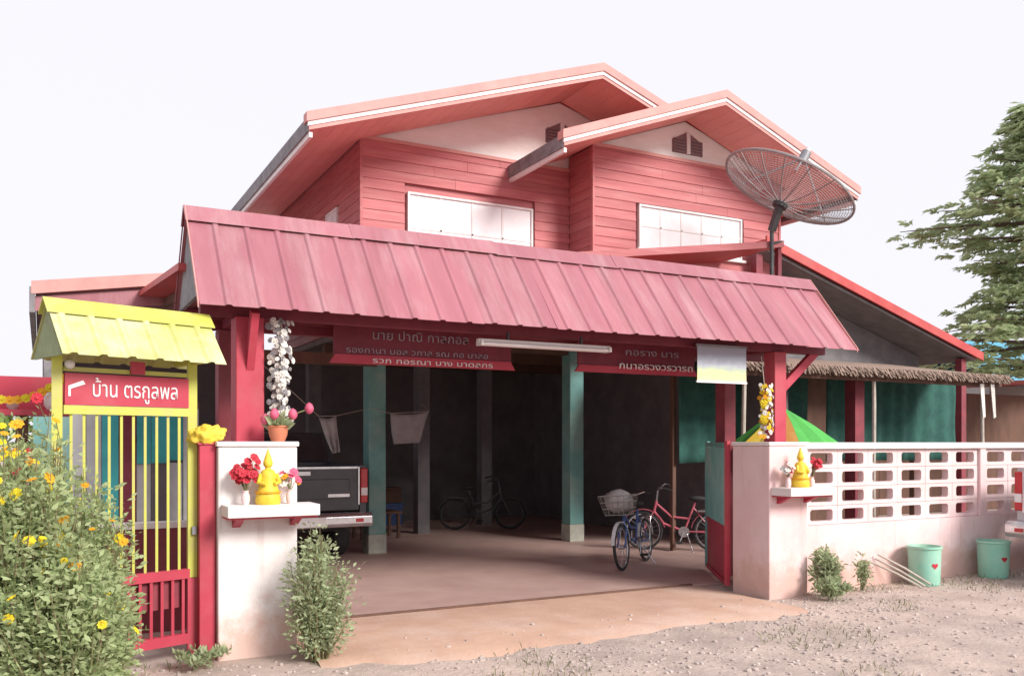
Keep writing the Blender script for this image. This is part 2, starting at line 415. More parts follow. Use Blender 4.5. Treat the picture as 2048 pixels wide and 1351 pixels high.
# ------------------------------------------------------------------ house
house = thing('house', 'two storey house with red plank upper floor, twin gables and open carport below', 'house', (7.5, 14, 0))
VW, VW2 = 12.10, 11.40           # front wall planes of the main block and of the projecting block
plank_me = unit_box('plank', 'plank_red')
def plank_rows(parent, axis, p0, p1, z0, z1, plane, out, holes=()):
    """clapboards on a wall; axis 'x' (front wall at y=plane) or 'y' (side wall at x=plane); out = outward sign"""
    z = z0; h = .148
    while z < z1-.02:
        hh = min(h, z1-z); zc = z+hh/2
        segs = [(p0, p1)]
        for (a, b, c, d) in holes:
            if c-.02 < zc < d+.02:
                ns = []
                for s0, s1 in segs:
                    if a > s0: ns.append((s0, min(a, s1)))
                    if b < s1: ns.append((max(b, s0), s1))
                segs = [s for s in ns if s[1]-s[0] > .03]
        for s0, s1 in segs:
            cuts = [s0]
            if s1-s0 > 2.6: cuts.append(s0+(s1-s0)*random.uniform(.3, .7))
            cuts.append(s1)
            for a, b in zip(cuts, cuts[1:]):
                L = b-a-.004; c = (a+b)/2; t = .020; tilt = R(5)
                j = random.uniform(-.0015, .0015)
                if axis == 'x':
                    put('plank', plank_me, parent, (c, plane+out*(.018+j), zc), (L, t, hh+.012), (-out*tilt*-1 if out > 0 else -tilt, 0, 0))
                else:
                    put('plank', plank_me, parent, (plane+out*(.018+j), c, zc), (t, L, hh+.012), (0, tilt if out < 0 else -tilt, 0))
        z += h
# main block
WT = 5.93
wf = MB().box(4.03, 11.2, VW+.02, VW+.14, 3.25, WT).build('front_wall', 'plank_red', house)
plank_rows(wf, 'x', 4.0, 7.45, 3.3, WT, VW, -1, [(4.66, 6.82, 4.12, 5.29)])
ws = MB().box(4.03, 4.15, VW+.142, 17.0, 3.25, WT-.02).build('side_wall', 'plank_red', house)
plank_rows(ws, 'y', VW+.02, 17.0, 3.3, WT-.03, 4.03, -1, [(13.15, 13.85, 4.5, 5.25)])
# projecting block
WT2 = 6.16
w2 = MB().box(7.48, 11.25, VW2+.02, VW2+.14, 3.25, WT2).build('front_wall', 'plank_red', house)
plank_rows(w2, 'x', 7.45, 11.28, 3.3, WT2, VW2, -1, [(8.25, 10.47, 4.60, 5.40)])
w2s = MB().box(7.48, 7.6, VW2+.142, VW+.018, 3.25, WT2-.02).build('side_wall', 'plank_red', house)
plank_rows(w2s, 'y', VW2+.02, VW-.03, 3.3, WT2-.02, 7.48, -1)
w2r = MB().box(11.13, 11.25, VW2+.142, 17, 3.25, WT2-.02).build('side_wall', 'plank_red', house)
plank_rows(w2r, 'y', VW2+.02, 17, 3.3, WT2-.02, 11.25, 1)
# corner boards
for (x, y, zt) in ((4.0, VW-.018, WT), (7.45, VW2-.018, WT2), (11.28, VW2-.018, WT2)):
    MB().box(x-.018, x+.022, y-.028, y+.04, 3.3, zt-.01).build('corner_board', 'plank_red', house)

def window(x0, x1, z0, z1, y, parent, nx, face='x'):
    w = MB()
    f = .03
    w.box(x0, x1, y-.05, y+.02, z1-f, z1).box(x0, x1, y-.05, y+.02, z0, z0+f)
    for k in range(nx+1):
        xx = x0+(x1-x0-f)*k/nx
        w.box(xx, xx+f, y-.048 if k in (0, nx) else y-.03, y+.018, z0+f, z1-f)
    win = w.build('window', 'trim_white', parent)
    MB().box(x0+f, x1-f, y+.006, y+.012, z0+f, z1-f).build('curtain', 'trim_white', win)
    zm = z0+(z1-z0)*.52
    MB().box(x0+f, x1-f, y-.03, y+.016, zm-.012, zm+.012).build('transom', 'trim_white', win)
    for k in range(nx):
        a = x0+(x1-x0-f)*k/nx+f; b = x0+(x1-x0-f)*(k+1)/nx
        for c, d in ((z0+f, zm-.013), (zm+.013, z1-f)):
            MB().box(a+.001, b-.001, y-.022, y-.016, c, d).build('pane', 'glass_white', win)
    MB().box(x0-.05, x1+.05, y-.09, y+.01, z0-.045, z0-.004).build('sill', 'trim_white', win)
    return win
window(4.70, 6.78, 4.17, 5.24, VW-.005, house, 4)
window(8.30, 10.42, 4.66, 5.35, VW2-.005, house, 5)
sw = MB().box(3.985, 4.03, 13.2, 13.24, 4.55, 5.2).box(3.985, 4.03, 13.76, 13.8, 4.55, 5.2).box(3.985, 4.03, 13.24, 13.76, 5.16, 5.2).box(3.985, 4.03, 13.24, 13.76, 4.55, 4.59).box(3.985, 4.03, 13.48, 13.52, 4.59, 5.16).build('window', 'trim_white', house)
MB().box(4.0, 4.02, 13.24, 13.76, 4.59, 5.16).build('pane', 'glass_white', sw)

def gable_roof(x0, x1, xc, ze, zr, y0, y1, wall_y, wall_x0, wall_x1, wt, cut=None):
    th = .07; sl = (zr-ze)/(xc-x0); sr = (zr-ze)/(x1-xc)
    rf = MB().prism([(x0, ze), (xc, zr), (xc, zr-th), (x0, ze-th)], y0, y1).build('roof', 'roof_red', house)
    xe = cut or x1; zx = zr-(xe-xc)*sr
    rr = MB().prism([(xc, zr), (xe, zx), (xe, zx-th), (xc, zr-th)], y0, y1).build('roof', 'roof_red', house)
    # soffit boards under both slopes (each board a piece running with the ridge)
    g = .004; off = th+.006
    bd = .20; k = 0
    def board(par, a, b, za, zb, ya, yb):
        MB().prism([(a, za-off), (b, zb-off), (b, zb-off-.014), (a, za-off-.014)], ya, yb).build('soffit_board', 'soffit_red', par)
    a = x0+.03
    while a < xc-.02:
        b = min(a+bd, xc-.005); board(rf, a, b-g, ze+(a-x0)*sl, ze+(b-g-x0)*sl, y0+.02, y1-.2 if a < wall_x0-.1 else wall_y-.03); a = b
    a = xc+.005
    while a < xe-.05:
        b = min(a+bd, xe-.03); board(rr, a, b-g, zr-(a-xc)*sr, zr-(b-g-xc)*sr, y0+.02, y1-.2 if a > wall_x1+.05 else wall_y-.03); a = b
    # verge boards: pink capping over a white barge board, eave fascias dark with a white lip
    for par, xa, za, xb, zb in ((rf, x0, ze, xc, zr), (rr, xe, zx, xc, zr)):
        e = .05 if xa > xb else -.05
        s = (zb-za)/(xb-xa)
        def strip(nm, m, up, dn, ya, yb, ext):
            A = xa+e*ext; ZA = za+s*e*ext
            MB().prism([(A, ZA+up), (xb, zb+up), (xb, zb+dn), (A, ZA+dn)], ya, yb).build(nm, m, par)
        strip('verge_cap', 'trim_pink', .075, -.045, y0-.055, y0+.10, 1)
        strip('barge_board', 'trim_white', -.047, -.10, y0-.035, y0-.004, .6)
        strip('barge_lip', 'trim_pink', -.102, -.15, y0-.022, y0-.004, .3)
        if cut and xa > xb: continue
        dx = -.03 if xa < xb else .03
        MB().box(min(xa, xa+dx), max(xa, xa+dx), y0, y1, ze-.17, ze+.01).build('eave_fascia', 'trim_grey', par)
        MB().box(min(xa+dx*.2, xa-dx*1.2), max(xa+dx*.2, xa-dx*1.2)+.001, y0+.004, y1, ze-.235, ze-.172).build('eave_lip', 'trim_white', par)
    # white boarded gable above the wall
    zl = ze+(wall_x0-x0)*sl-off-.02; zrr = ze+(x1-wall_x1)*sr-off-.02; zc = zr-off-.02
    MB().prism([(wall_x0+.02, wt), (wall_x1-.02, wt), (wall_x1-.02, max(zrr, wt+.001)), (xc, zc), (wall_x0+.02, max(zl, wt+.001))], wall_y+.012, wall_y+.10).build('gable', 'gable_white', house)
    MB().box(wall_x0, wall_x1, wall_y-.045, wall_y-.008, wt-.02, wt+.03).build('gable_trim', 'trim_pink', house)
gable_roof(2.95, 11.65, 7.30, 5.63, 7.10, 10.90, 17.4, VW, 4.0, 11.2, WT, 8.42)
gable_roof(6.376, 12.12, 9.25, 5.84, 6.91, 10.45, 17.3, VW2, 7.45, 11.28, WT2)
def vent(xc, zc, y, w, h):
    v = MB().prism([(xc-w/2, zc-h*.5), (xc+w/2, zc-h*.5), (xc+w/2, zc+h*.08), (xc, zc+h*.5), (xc-w/2, zc+h*.08)], y-.012, y+.02).build('vent', 'vent_mauve', house)
    MB().box(xc-.035, xc+.035, y-.04, y-.013, zc-h*.5, zc+h*.47).build('mullion', 'trim_white', v)
    for k in range(5):
        z = zc-h*.45+k*h*.14
        for s in (-1, 1):
            MB().beam((xc+s*.04, y-.022, z), (xc+s*w*.47, y-.022, z), .02, .022).build('slat', 'vent_mauve', v)
vent(7.33, 6.52, VW+.01, .58, .36)
vent(9.30, 6.47, VW2+.01, .62, .36)

# ground floor of the house: columns, floor slab of the storey above, walls in the shade
col_me = MB().box(-.13, .13, -.13, .13, 0, 3.19)
for x in (4.29, 7.68):
    c = MB().box(x-.13, x+.13, 12.2, 12.46, .28, 3.19).build('column', 'post_teal', house, bevel=.012)
    MB().box(x-.137, x+.137, 12.193, 12.467, 0, .281).build('column_foot', 'post_foot', c, bevel=.01)
for x, y in ((5.95, 14.6), (4.29, 15.6), (7.68, 15.6)):
    MB().box(x-.11, x+.11, y-.11, y+.11, 0, 3.19).build('column', 'shed_grey', house)
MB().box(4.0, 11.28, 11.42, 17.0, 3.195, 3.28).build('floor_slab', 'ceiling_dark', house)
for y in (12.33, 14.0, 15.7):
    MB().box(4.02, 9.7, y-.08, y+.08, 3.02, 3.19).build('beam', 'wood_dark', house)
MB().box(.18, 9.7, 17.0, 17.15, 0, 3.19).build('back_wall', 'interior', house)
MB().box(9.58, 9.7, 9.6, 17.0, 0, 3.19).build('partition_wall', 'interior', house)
# roof sheet from the entrance canopy to the house, and the raised part whose edge shows over the ridge
lr = MB().prismx([(7.72, 3.02), (11.41, 3.32), (11.41, 3.38), (7.72, 3.08)], 1.0, 8.0).build('lower_roof', 'roof_red', house)
for x in (1.3, 3.4, 5.6, 7.8):
    MB().prismx([(8.45, 2.99), (11.41, 3.22), (11.41, 3.315), (8.45, 3.075)], x-.03, x+.03).build('rafter', 'wood_dark', lr)
er = MB().prism([(4.6, 3.80), (10.0, 4.60), (10.0, 4.65), (4.6, 3.85)], 10.02, 11.38).build('skirt_roof', 'roof_red', house)
MB().prism([(4.6, 3.78), (10.0, 4.58), (10.0, 4.68), (4.6, 3.88)], 9.98, 10.018).build('skirt_fascia', 'plank_red', er)
MB().box(9.93, 10.0, 10.03, 10.10, 3.4, 4.59).build('skirt_post', 'red_dull', er)

# ------------------------------------------------------------------ entrance canopy
canopy = thing('entrance_canopy', 'steep pink ribbed metal canopy roof on red posts over the driveway gate', 'canopy', (4.5, 7.6, 0))
EV, RV, EZ, RZ = 6.90, 7.60, 2.635, 3.50
CU0, CU1 = 1.04, 8.0
def rib_profile(x0, x1, pitch, h=.024, w=.032):
    pts = [(x0, 0)]; k = math.floor(x0/pitch)
    x = k*pitch
    while x < x1:
        if x-w > x0+.001 and x+w < x1-.001:
            pts += [(x-w, 0), (x-w*.45, h), (x+w*.45, h), (x+w, 0)]
        x += pitch
    pts.append((x1, 0)); return pts
def rib_sheet(name, m, parent, x0, x1, y0, z0, y1, z1, pitch=.25, h=.015, th=.004, xform=None, jitter=0):
    """ribbed sheet from eave line (y0,z0) to ridge line (y1,z1), x along"""
    d = Vector((0, y1-y0, z1-z0)).normalized(); nrm = Vector((0, -d.z, d.y))
    if nrm.z < 0: nrm = -nrm
    prof = rib_profile(x0, x1, pitch, h); mb = MB(); n = len(prof)
    for (yy, zz) in ((y0, z0), (y1, z1)):
        for t in (0, -th):
            for x, hh in prof: mb.v.append(tuple(Vector((x, yy, zz))+nrm*(hh+t)))
    if xform: mb.v = [xform(p) for p in mb.v]
    for i in range(n-1):
        mb.f += [(i, i+1, 2*n+i+1, 2*n+i), (n+i, 3*n+i, 3*n+i+1, n+i+1), (i, n+i, n+i+1, i+1), (2*n+i, 2*n+i+1, 3*n+i+1, 3*n+i)]
    mb.f += [(0, 2*n, 3*n, n), (n-1, 2*n-1, 4*n-1, 3*n-1)]
    return mb.build(name, m, parent)
ns = 9
for side in (0, 1):
    for k in range(ns):
        a = CU0+(CU1-CU0)*k/ns; b = CU0+(CU1-CU0)*(k+1)/ns-.002
        dz = random.uniform(-.003, .003)
        if side == 0:
            lift = .004*(k % 2)
            rib_sheet('roof_sheet', 'roof_pink', canopy, a, b+.035, EV-random.uniform(0, .02), EZ-.006+lift+random.uniform(-.004, .004), RV-.01, RZ-.012+lift)
        else: rib_sheet('roof_sheet', 'roof_pink', canopy, a, b, 2*RV-EV, EZ, RV+.01, RZ-.012+dz)
# ridge capping
slope = (RZ-EZ)/(RV-EV)
cw = .12
for a, b, jz in ((CU0-.02, 2.42, 0), (2.40, 3.83, .005), (3.81, 5.2, -.003), (5.18, 6.6, .004), (6.58, CU1+.02, -.002)):
    MB().prismx([(y_, z_+jz) for y_, z_ in [(RV-cw-.012, RZ-cw*slope+.034), (RV-.015, RZ+.026), (RV+.015, RZ+.026), (RV+cw+.012, RZ-cw*slope+.034), (RV+cw+.012, RZ-cw*slope+.028), (RV, RZ+.018), (RV-cw-.012, RZ-cw*slope+.028)]], a, b).build('ridge_cap', 'roof_pink', canopy)
# edge flashing at both ends, pale
for x in (CU0-.012, CU1+.004):
    MB().prismx([(EV-.01, EZ-.03), (RV-.03, RZ-.02), (RV-.03, RZ+.015), (EV-.01, EZ+.02)], x, x+.008).build('end_flashing', 'trim_pink', canopy)
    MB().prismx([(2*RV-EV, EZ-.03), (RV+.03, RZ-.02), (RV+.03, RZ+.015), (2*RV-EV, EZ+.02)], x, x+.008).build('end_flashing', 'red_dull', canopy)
# gable infill at each end
for x in (1.06, 7.93):
    MB().prismx([(EV+.16, EZ+.10), (2*RV-EV-.16, EZ+.10), (RV, RZ-.10)], x, x+.03).build('gable_infill', 'trim_grey', canopy)
# purlins, beams, posts and braces
for y in (7.04, 8.16):
    z = EZ+abs(y-(EV if y < RV else 2*RV-EV))*slope-.075
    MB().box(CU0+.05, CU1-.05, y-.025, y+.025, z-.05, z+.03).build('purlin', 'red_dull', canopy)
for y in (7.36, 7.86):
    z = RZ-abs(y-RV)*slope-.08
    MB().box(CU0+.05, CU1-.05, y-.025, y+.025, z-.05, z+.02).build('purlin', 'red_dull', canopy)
for y in (7.30, 8.20):
    MB().box(1.1, 7.9, y-.05, y+.05, 2.60, 2.69).build('tie_beam', 'maroon', canopy)
for x in (1.47, 7.18):
    MB().box(x-.05, x+.05, 7.351, 8.149, 2.605, 2.685).build('cross_beam', 'maroon', canopy)
    for y in (7.30, 8.20):
        w = .11 if x < 3 and y < 8 else .085
        if x > 3 and y > 8: x, y = 7.30, 8.24
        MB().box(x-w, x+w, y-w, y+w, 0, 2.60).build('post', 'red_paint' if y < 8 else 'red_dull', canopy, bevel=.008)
MB().beam((7.25, 7.30, 2.18), (7.78, 7.30, 2.62), .06, .09).build('brace', 'red_paint', canopy)
MB().beam((1.47, 7.30, 2.05), (1.47, 7.02, 2.62), .06, .09).build('brace', 'red_paint', canopy)

# signs under the canopy
def sign_board(name, label, x0, x1, z0, z1, y, lines, strip):
    r = thing(name, label, 'sign', ((x0+x1)/2, y, z0))
    MB().box(x0+.04, x1-.04, y, y+.025, z0+strip, z1).build('board', 'maroon', r)
    MB().prism([(x0, z0), (x1, z0), (x1-.05, z0+strip-.002), (x0+.05, z0+strip-.002)], y-.012, y+.02).build('bottom_strip', 'red_paint', r)
    for body, size, cx, cz, wd, mm, yy in lines:
        text('lettering', body, size, mm, r, (cx, yy, cz), width=wd, off=.0)
    for x in (x0+.2, x1-.2):
        MB().beam((x, y+.012, z1-.01), (x, 8.17, 2.65), .015).build('hanger', 'dark_steel', r)
    return r
sign_board('sign_board', 'long maroon house sign with three white text lines hung left of the tube lamp', 2.32, 4.23, 2.33, 2.70, 7.90,
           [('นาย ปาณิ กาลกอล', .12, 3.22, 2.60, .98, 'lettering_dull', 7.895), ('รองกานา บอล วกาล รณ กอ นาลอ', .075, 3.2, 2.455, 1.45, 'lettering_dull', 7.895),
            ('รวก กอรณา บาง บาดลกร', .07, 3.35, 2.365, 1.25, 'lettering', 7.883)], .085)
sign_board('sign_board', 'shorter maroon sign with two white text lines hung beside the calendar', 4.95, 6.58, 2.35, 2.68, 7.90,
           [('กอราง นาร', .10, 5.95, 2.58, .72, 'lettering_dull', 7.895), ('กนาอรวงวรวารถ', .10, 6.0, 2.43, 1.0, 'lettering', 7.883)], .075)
# tube lamp under the canopy
lamp = thing('tube_lamp', 'white twin fluorescent tube lamp hanging under the canopy eave', 'lamp', (4.2, 7.2, 2.5))
MB().box(3.5, 4.93, 7.22, 7.27, 2.515, 2.545).build('housing', 'trim_white', lamp)
for y, z in ((7.20, 2.50), (7.285, 2.50)):
    MB().tube([(3.54, y, z), (4.89, y, z)], .013, 8).build('tube', 'lettering', lamp, smooth=True)
for x in (3.51, 4.90):
    MB().box(x, x+.025, 7.185, 7.30, 2.485, 2.53).build('end_cap', 'trim_white', lamp)
for x in (3.8, 4.6):
    MB().box(x, x+.02, 7.235, 7.249, 2.545, 2.60).build('hanger', 'dark_steel', lamp)
    MB().box(x, x+.02, 7.245, 7.26, 2.55, 2.625).build('hanger', 'dark_steel', lamp)
# hanging calendar
cal = thing('wall_calendar', 'hanging landscape calendar with yellow field hung under the canopy', 'calendar', (6.28, 7.16, 2.2))
MB().box(5.96, 6.62, 7.15, 7.156, 2.24, 2.60).build('picture', M['picture'], cal)
MB().box(5.95, 6.63, 7.145, 7.162, 2.595, 2.62).build('top_strip', 'trim_grey', cal)
MB().box(5.95, 6.63, 7.145, 7.162, 2.222, 2.243).build('bottom_strip', 'trim_white', cal)
for x in (6.0, 6.56):
    MB().beam((x, 7.153, 2.61), (x, 7.252, 2.63), .008).build('hook', 'dark_steel', cal)

# ------------------------------------------------------------------ gate pillars, wall
def flower_mesh(m, n=8, r=.03, cm='gold_yellow'):
    b = MB()
    for k in range(n):
        a = 2*math.pi*k/n; c, s = math.cos(a), math.sin(a); w = r*.45
        b.quad((c*r*.15, s*r*.15, 0), (c*r*.65-s*w, s*r*.65+c*w, r*.14), (c*r, s*r, r*.02), (c*r*.65+s*w, s*r*.65-c*w, r*.14))
    b.blob((0, 0, r*.12), r*.33, 1, (1, 1, .7))
    me = bpy.data.meshes.new('flower'); me.from_pydata(b.v, [], b.f); me.materials.append(M[m]); return me
FL = {k: flower_mesh('petal_'+k) for k in ('yellow', 'orange', 'red', 'pink', 'white')}
def facing(d):
    return Vector(d).normalized().to_track_quat('Z', 'Y').to_euler()

def pillar(x0, x1, label):
    r = thing('gate_pillar', label, 'pillar', ((x0+x1)/2, 7.07, 0))
    MB().box(x0, x1, 6.80, 7.35, -.05, 1.57).build('shaft', 'plaster' if x0 < 3 else 'plaster_pink', r, bevel=.012)
    MB().box(x0-.012, x1+.012, 6.788, 7.362, 1.572, 1.61).build('cap', 'plaster', r, bevel=.008)
    s = MB().box(x0+.02, x1+.10, 6.52, 6.799, 1.06, 1.145).build('shelf', 'plaster', r, bevel=.008)
    MB().prismx([(6.6, 1.058), (6.798, 1.058), (6.798, .97)], x0+.1, x0+.16).build('bracket', 'red_paint', s)
    MB().prismx([(6.6, 1.058), (6.798, 1.058), (6.798, .97)], x1-.06, x1).build('bracket', 'red_paint', s)
    MB().box(x0+.03, x1+.09, 6.55, 6.797, 1.046, 1.0585).build('underside', 'red_paint', s)
    return r
pillar(1.157, 1.745, 'white plastered gate pillar beside the red pedestrian gate post, shelf on its front')
pillar(6.61, 7.15, 'white plastered gate pillar joined to the openwork block wall, shelf on its front')

def figurine(x, y, z, label):
    r = thing('figurine', label, 'figurine', (x, y, z))
    MB().lathe([(.085, 0), (.095, .02), (.09, .06), (.075, .12), (.06, .18), (.062, .215), (.045, .25), (.022, .262), (.02, .275)], (x, y, z), 14).build('robe', 'gold_yellow', r, smooth=True)
    MB().blob((x, y, z+.305), .036, 2, (1, 1, 1.15)).build('head', 'gold_yellow', r, smooth=True)
    MB().lathe([(.03, .325), (.024, .35), (.012, .38), (.004, .41)], (x, y, z), 10).build('crown', 'gold_yellow', r, smooth=True)
    for s in (-1, 1):
        MB().tube([(x+s*.055, y-.01, z+.22), (x+s*.075, y-.035, z+.165), (x+s*.03, y-.075, z+.15)], [.02, .018, .014], 7).build('arm', 'gold_yellow', r, smooth=True)
    MB().lathe([(.098, .0), (.098, .012)], (x, y, z+.085), 14).build('sash', 'petal_orange', r)
figurine(1.49, 6.66, 1.145, 'yellow robed figurine on the pillar shelf beside the pedestrian gate')
figurine(6.90, 6.66, 1.145, 'yellow robed figurine on the shelf of the pillar by the block wall')

def bouquet(x, y, z, cols, label, n=16, h=.2, sp=.08, lean=(0, 0)):
    r = thing('flower_bunch', label, 'flowers', (x, y, z))
    MB().lathe([(.022, 0), (.032, .03), (.03, .07), (.02, .09), (.026, .105)], (x, y, z), 12).build('vase', 'plaster_pink', r, smooth=True)
    st = MB()
    for k in range(n):
        a = random.uniform(0, 6.28); q = sp*math.sqrt(random.random()); hh = h*random.uniform(.75, 1.15)
        p = Vector((x+math.cos(a)*q+lean[0]*hh, y+math.sin(a)*q*.8+lean[1]*hh, z+.1+hh*random.uniform(.45, 1)))
        st.tube([(x, y, z+.08), tuple((Vector((x, y, z+.1))+p)/2+Vector((0, 0, .02))), tuple(p)], .002, 4)
        f = put('blossom', FL[random.choice(cols)], r, (0, 0, 0), (random.uniform(.9, 1.3),)*3, facing((math.cos(a)*.6, -1+random.uniform(-.4, .6), .7)))
        f.location = p
    st.build('stems', 'stem', r)
bouquet(1.33, 6.67, 1.145, ['red'], 'bunch of red flowers left of the figurine on the gate-side shelf', 30, .22, .09)
bouquet(1.66, 6.68, 1.145, ['orange', 'pink', 'white'], 'small orange and pink flower bunch right of the figurine, gate-side shelf', 16, .14, .065)
bouquet(7.04, 6.64, 1.145, ['red'], 'bunch of red flowers right of the figurine on the wall-side shelf', 18, .2, .07, (.35, 0))
bouquet(6.73, 6.66, 1.145, ['white', 'red', 'white'], 'pale flower bunch left of the figurine on the wall-side shelf', 14, .15, .06)

# openwork block wall
wall = thing('block_wall', 'long pink white garden wall with four rows of openwork blocks', 'wall', (11, 7.05, 0))
WX0, WX1 = 7.152, 19.5
MB().box(WX0, WX1, 6.965, 7.125, -.05, .70).build('solid_base', 'plaster_pink', wall)
MB().box(WX0, WX1, 6.945, 7.145, 1.533, 1.605).build('coping', 'plaster', wall, bevel=.008)
BW, BH = .49, .207
def vent_block():
    w, h, d = BW-.004, BH-.004, .085
    a, c = .172, .064
    outer = [(-w/2, -h/2), (w/2, -h/2), (w/2, h/2), (-w/2, h/2)]
    k = .022
    inner = [(-a+k, -c), (a-k, -c), (a, -c+k), (a, c-k), (a-k, c), (-a+k, c), (-a, c-k), (-a, -c+k)]
    m = MB()
    for y in (-d/2, d/2):
        m.v += [(x, y, z) for x, z in outer]+[(x, y, z) for x, z in inner]
    def ring(o):
        return [(o+0, o+1, o+5, o+4), (o+1, o+6, o+5), (o+1, o+2, o+7, o+6), (o+2, o+8, o+7), (o+2, o+3, o+9, o+8), (o+3, o+10, o+9), (o+3, o+0, o+11, o+10), (o+0, o+4, o+11)]
    m.f += ring(0)+[tuple(reversed(f)) for f in ring(12)]
    for i in range(4):
        j = (i+1) % 4; m.f.append((i, 12+i, 12+j, j))
    for i in range(8):
        j = (i+1) % 8; m.f.append((4+i, 4+j, 16+j, 16+i))
    return m.mesh('block', 'plaster_pink')
vb = vent_block()
x = 7.33; i = 0
MB().box(WX0, 7.33, 6.968, 7.122, .701, 1.532).build('pier', 'plaster', wall)
while x+BW < WX1-.1:
    for j in range(4):
        o = put('block', vb, wall, (x+BW/2, 7.045+random.uniform(-.002, .002), .702+BH*(j+.5)), (1, 1, 1), (0, 0, random.uniform(-.004, .004)))
    x += BW; i += 1
    if i in (6, 12, 18):
        MB().box(x+.002, x+.108, 6.966, 7.124, .701, 1.532).build('pier', 'plaster_pink', wall); x += .11
MB().box(x+.002, WX1, 6.968, 7.122, .701, 1.532).build('pier', 'plaster_pink', wall)

# driveway gate leaf swung open behind the wall-side pillar
leaf = thing('gate_leaf', 'driveway gate leaf swung open, teal bars above red sheet, against the pillar', 'gate', (6.47, 7.42, 0))
ld = Vector((.535, .845, 0)); lo = Vector((6.60, 7.42, 0))
def lp(s, z, o=0): return tuple(lo+ld*s+Vector((ld.y*o, -ld.x*o, 0))+Vector((0, 0, z)))
for s in (0, 1.5): MB().beam(lp(s, .05), lp(s, 1.62), .045).build('stile', 'red_paint' if s == 0 else 'post_teal', leaf)
for z in (.07, .66, 1.58): MB().beam(lp(.026, z), lp(1.474, z), .04, .05).build('rail', 'red_paint' if z < 1 else 'post_teal', leaf)
MB().beam(lp(.03, .365), lp(1.47, .365), .012, .53).build('panel', 'red_paint', leaf)
for k in range(17):
    s = .12+1.26*k/16
    MB().beam(lp(s, .69), lp(s, 1.55), .03).build('bar', 'post_teal', leaf)

# ------------------------------------------------------------------ pedestrian gate with its little roof
pg = thing('pedestrian_gate', 'yellow and red barred pedestrian gate with small yellow roof and red name board', 'gate', (.55, 6.83, 0))
g0 = Vector((1.0, 6.98, 0)); gd = Vector((-.95, -.31, 0)).normalized(); gn = Vector((.31, -.95, 0)).normalized()
def gp(s, z, o=0): return tuple(g0+gd*s+gn*o+Vector((0, 0, z)))
MB().beam(gp(0, .60), gp(0, 2.30), .065).build('post', 'yellow_paint', pg)
MB().beam(gp(.95, -.02), gp(.95, 2.30), .065).build('post', 'yellow_paint', pg)
MB().beam(gp(.035, 1.825), gp(.915, 1.825), .05, .06).build('rail', 'yellow_paint', pg)
MB().beam(gp(.035, 2.10), gp(.915, 2.10), .03, .03).build('rail', 'yellow_paint', pg)
MB().beam(gp(.02, .63), gp(.915, .63), .05, .07).build('rail', 'red_paint', pg)
MB().beam(gp(-.02, .15), gp(.915, .15), .05, .075).build('rail', 'red_paint', pg)
MB().beam(gp(0, -.02), gp(0, .595), .07).build('post', 'red_paint', pg)
for k in range(10):
    s = .10+.76*k/9
    MB().beam(gp(s, .66), gp(s, 1.797), .018).build('bar', 'yellow_paint', pg)
for k in range(11):
    s = .07+.80*k/10
    MB().beam(gp(s, .18), gp(s, .60), .034, .02).build('slat', 'red_paint', pg)
MB().beam(gp(.035, .485, -.03), gp(.915, .485, -.03), .006, .21).build('panel', 'red_dull', pg)
sb = MB().beam(gp(.04, 1.965, .02), gp(.91, 1.965, .02), .02, .215).build('name_board', 'red_paint', pg)
rz = math.atan2(-gd.y, -gd.x)
text('lettering', 'บ้าน ตรกูลพล', .155, 'lettering', sb, gp(.43, 1.965, .034), (R(90), 0, rz), width=.60, off=.0)
em = MB().prism([(-.06, -.05), (-.045, -.05), (-.045, 0), (.05, .035), (.035, .06), (-.06, .02)], -.003, .003).build('emblem', 'lettering', sb); em.location = gp(.83, 1.965, .034); em.rotation_euler = (0, 0, rz)
MB().beam(gp(.37, 2.13, .03), gp(.47, 2.13, .03), .02, .09).build('plaque', 'red_paint', pg)
MB().blob(gp(.88, 2.13, .03), .035, 2).build('bulb', 'trim_white', pg, smooth=True)
MB().beam(gp(.005, .92, .045), gp(.005, .98, .045), .03).build('latch', 'grey_steel', pg)
# roof of the gate: s runs from -.12 to 1.02
RX = lambda p: tuple(g0+gd*p[0]+gn*(-p[1])+Vector((0, 0, p[2])))
for k in range(3):
    a = -.12+1.14*k/3; b = -.12+1.14*(k+1)/3-.002
    rib_sheet('roof_sheet', 'roof_yellow', pg, a, b, -.30, 2.175, -.005, 2.535, pitch=.19, h=.018, xform=RX)
    rib_sheet('roof_sheet', 'roof_yellow', pg, a, b, .30, 2.175, .005, 2.535, pitch=.19, h=.018, xform=RX)
cm = MB().prismx([(-.085, 2.47), (0, 2.572), (.085, 2.47), (.085, 2.462), (0, 2.562), (-.085, 2.462)], -.14, 1.04)
cm.v = [RX(p) for p in cm.v]; cm.build('ridge_cap', 'yellow_paint', pg)
gi = MB().prismx([(-.27, 2.17), (.27, 2.17), (0, 2.50)], .995, 1.01); gi.v = [RX(p) for p in gi.v]; gi.build('gable_board', 'leaf_shrub', pg)
for s in (0, .95):
    MB().beam(gp(s, 2.20, .26), gp(s, 2.20, -.26), .035).build('bracket', 'yellow_paint', pg)
    MB().beam(gp(s, 2.30, 0), gp(s, 2.53, 0), .04).build('king_post', 'yellow_paint', pg)
# red post between the gate and the pillar
rp_ = thing('red_gate_post', 'solid red painted gate post between the pedestrian gate and white pillar', 'post', (1.08, 6.99, 0))
MB().box(1.035, 1.152, 6.86, 7.10, -.02, 1.585).build('shaft', 'red_paint', rp_, bevel=.006)
MB().box(1.025, 1.153, 6.85, 7.11, 1.586, 1.60).build('cap', 'red_paint', rp_)

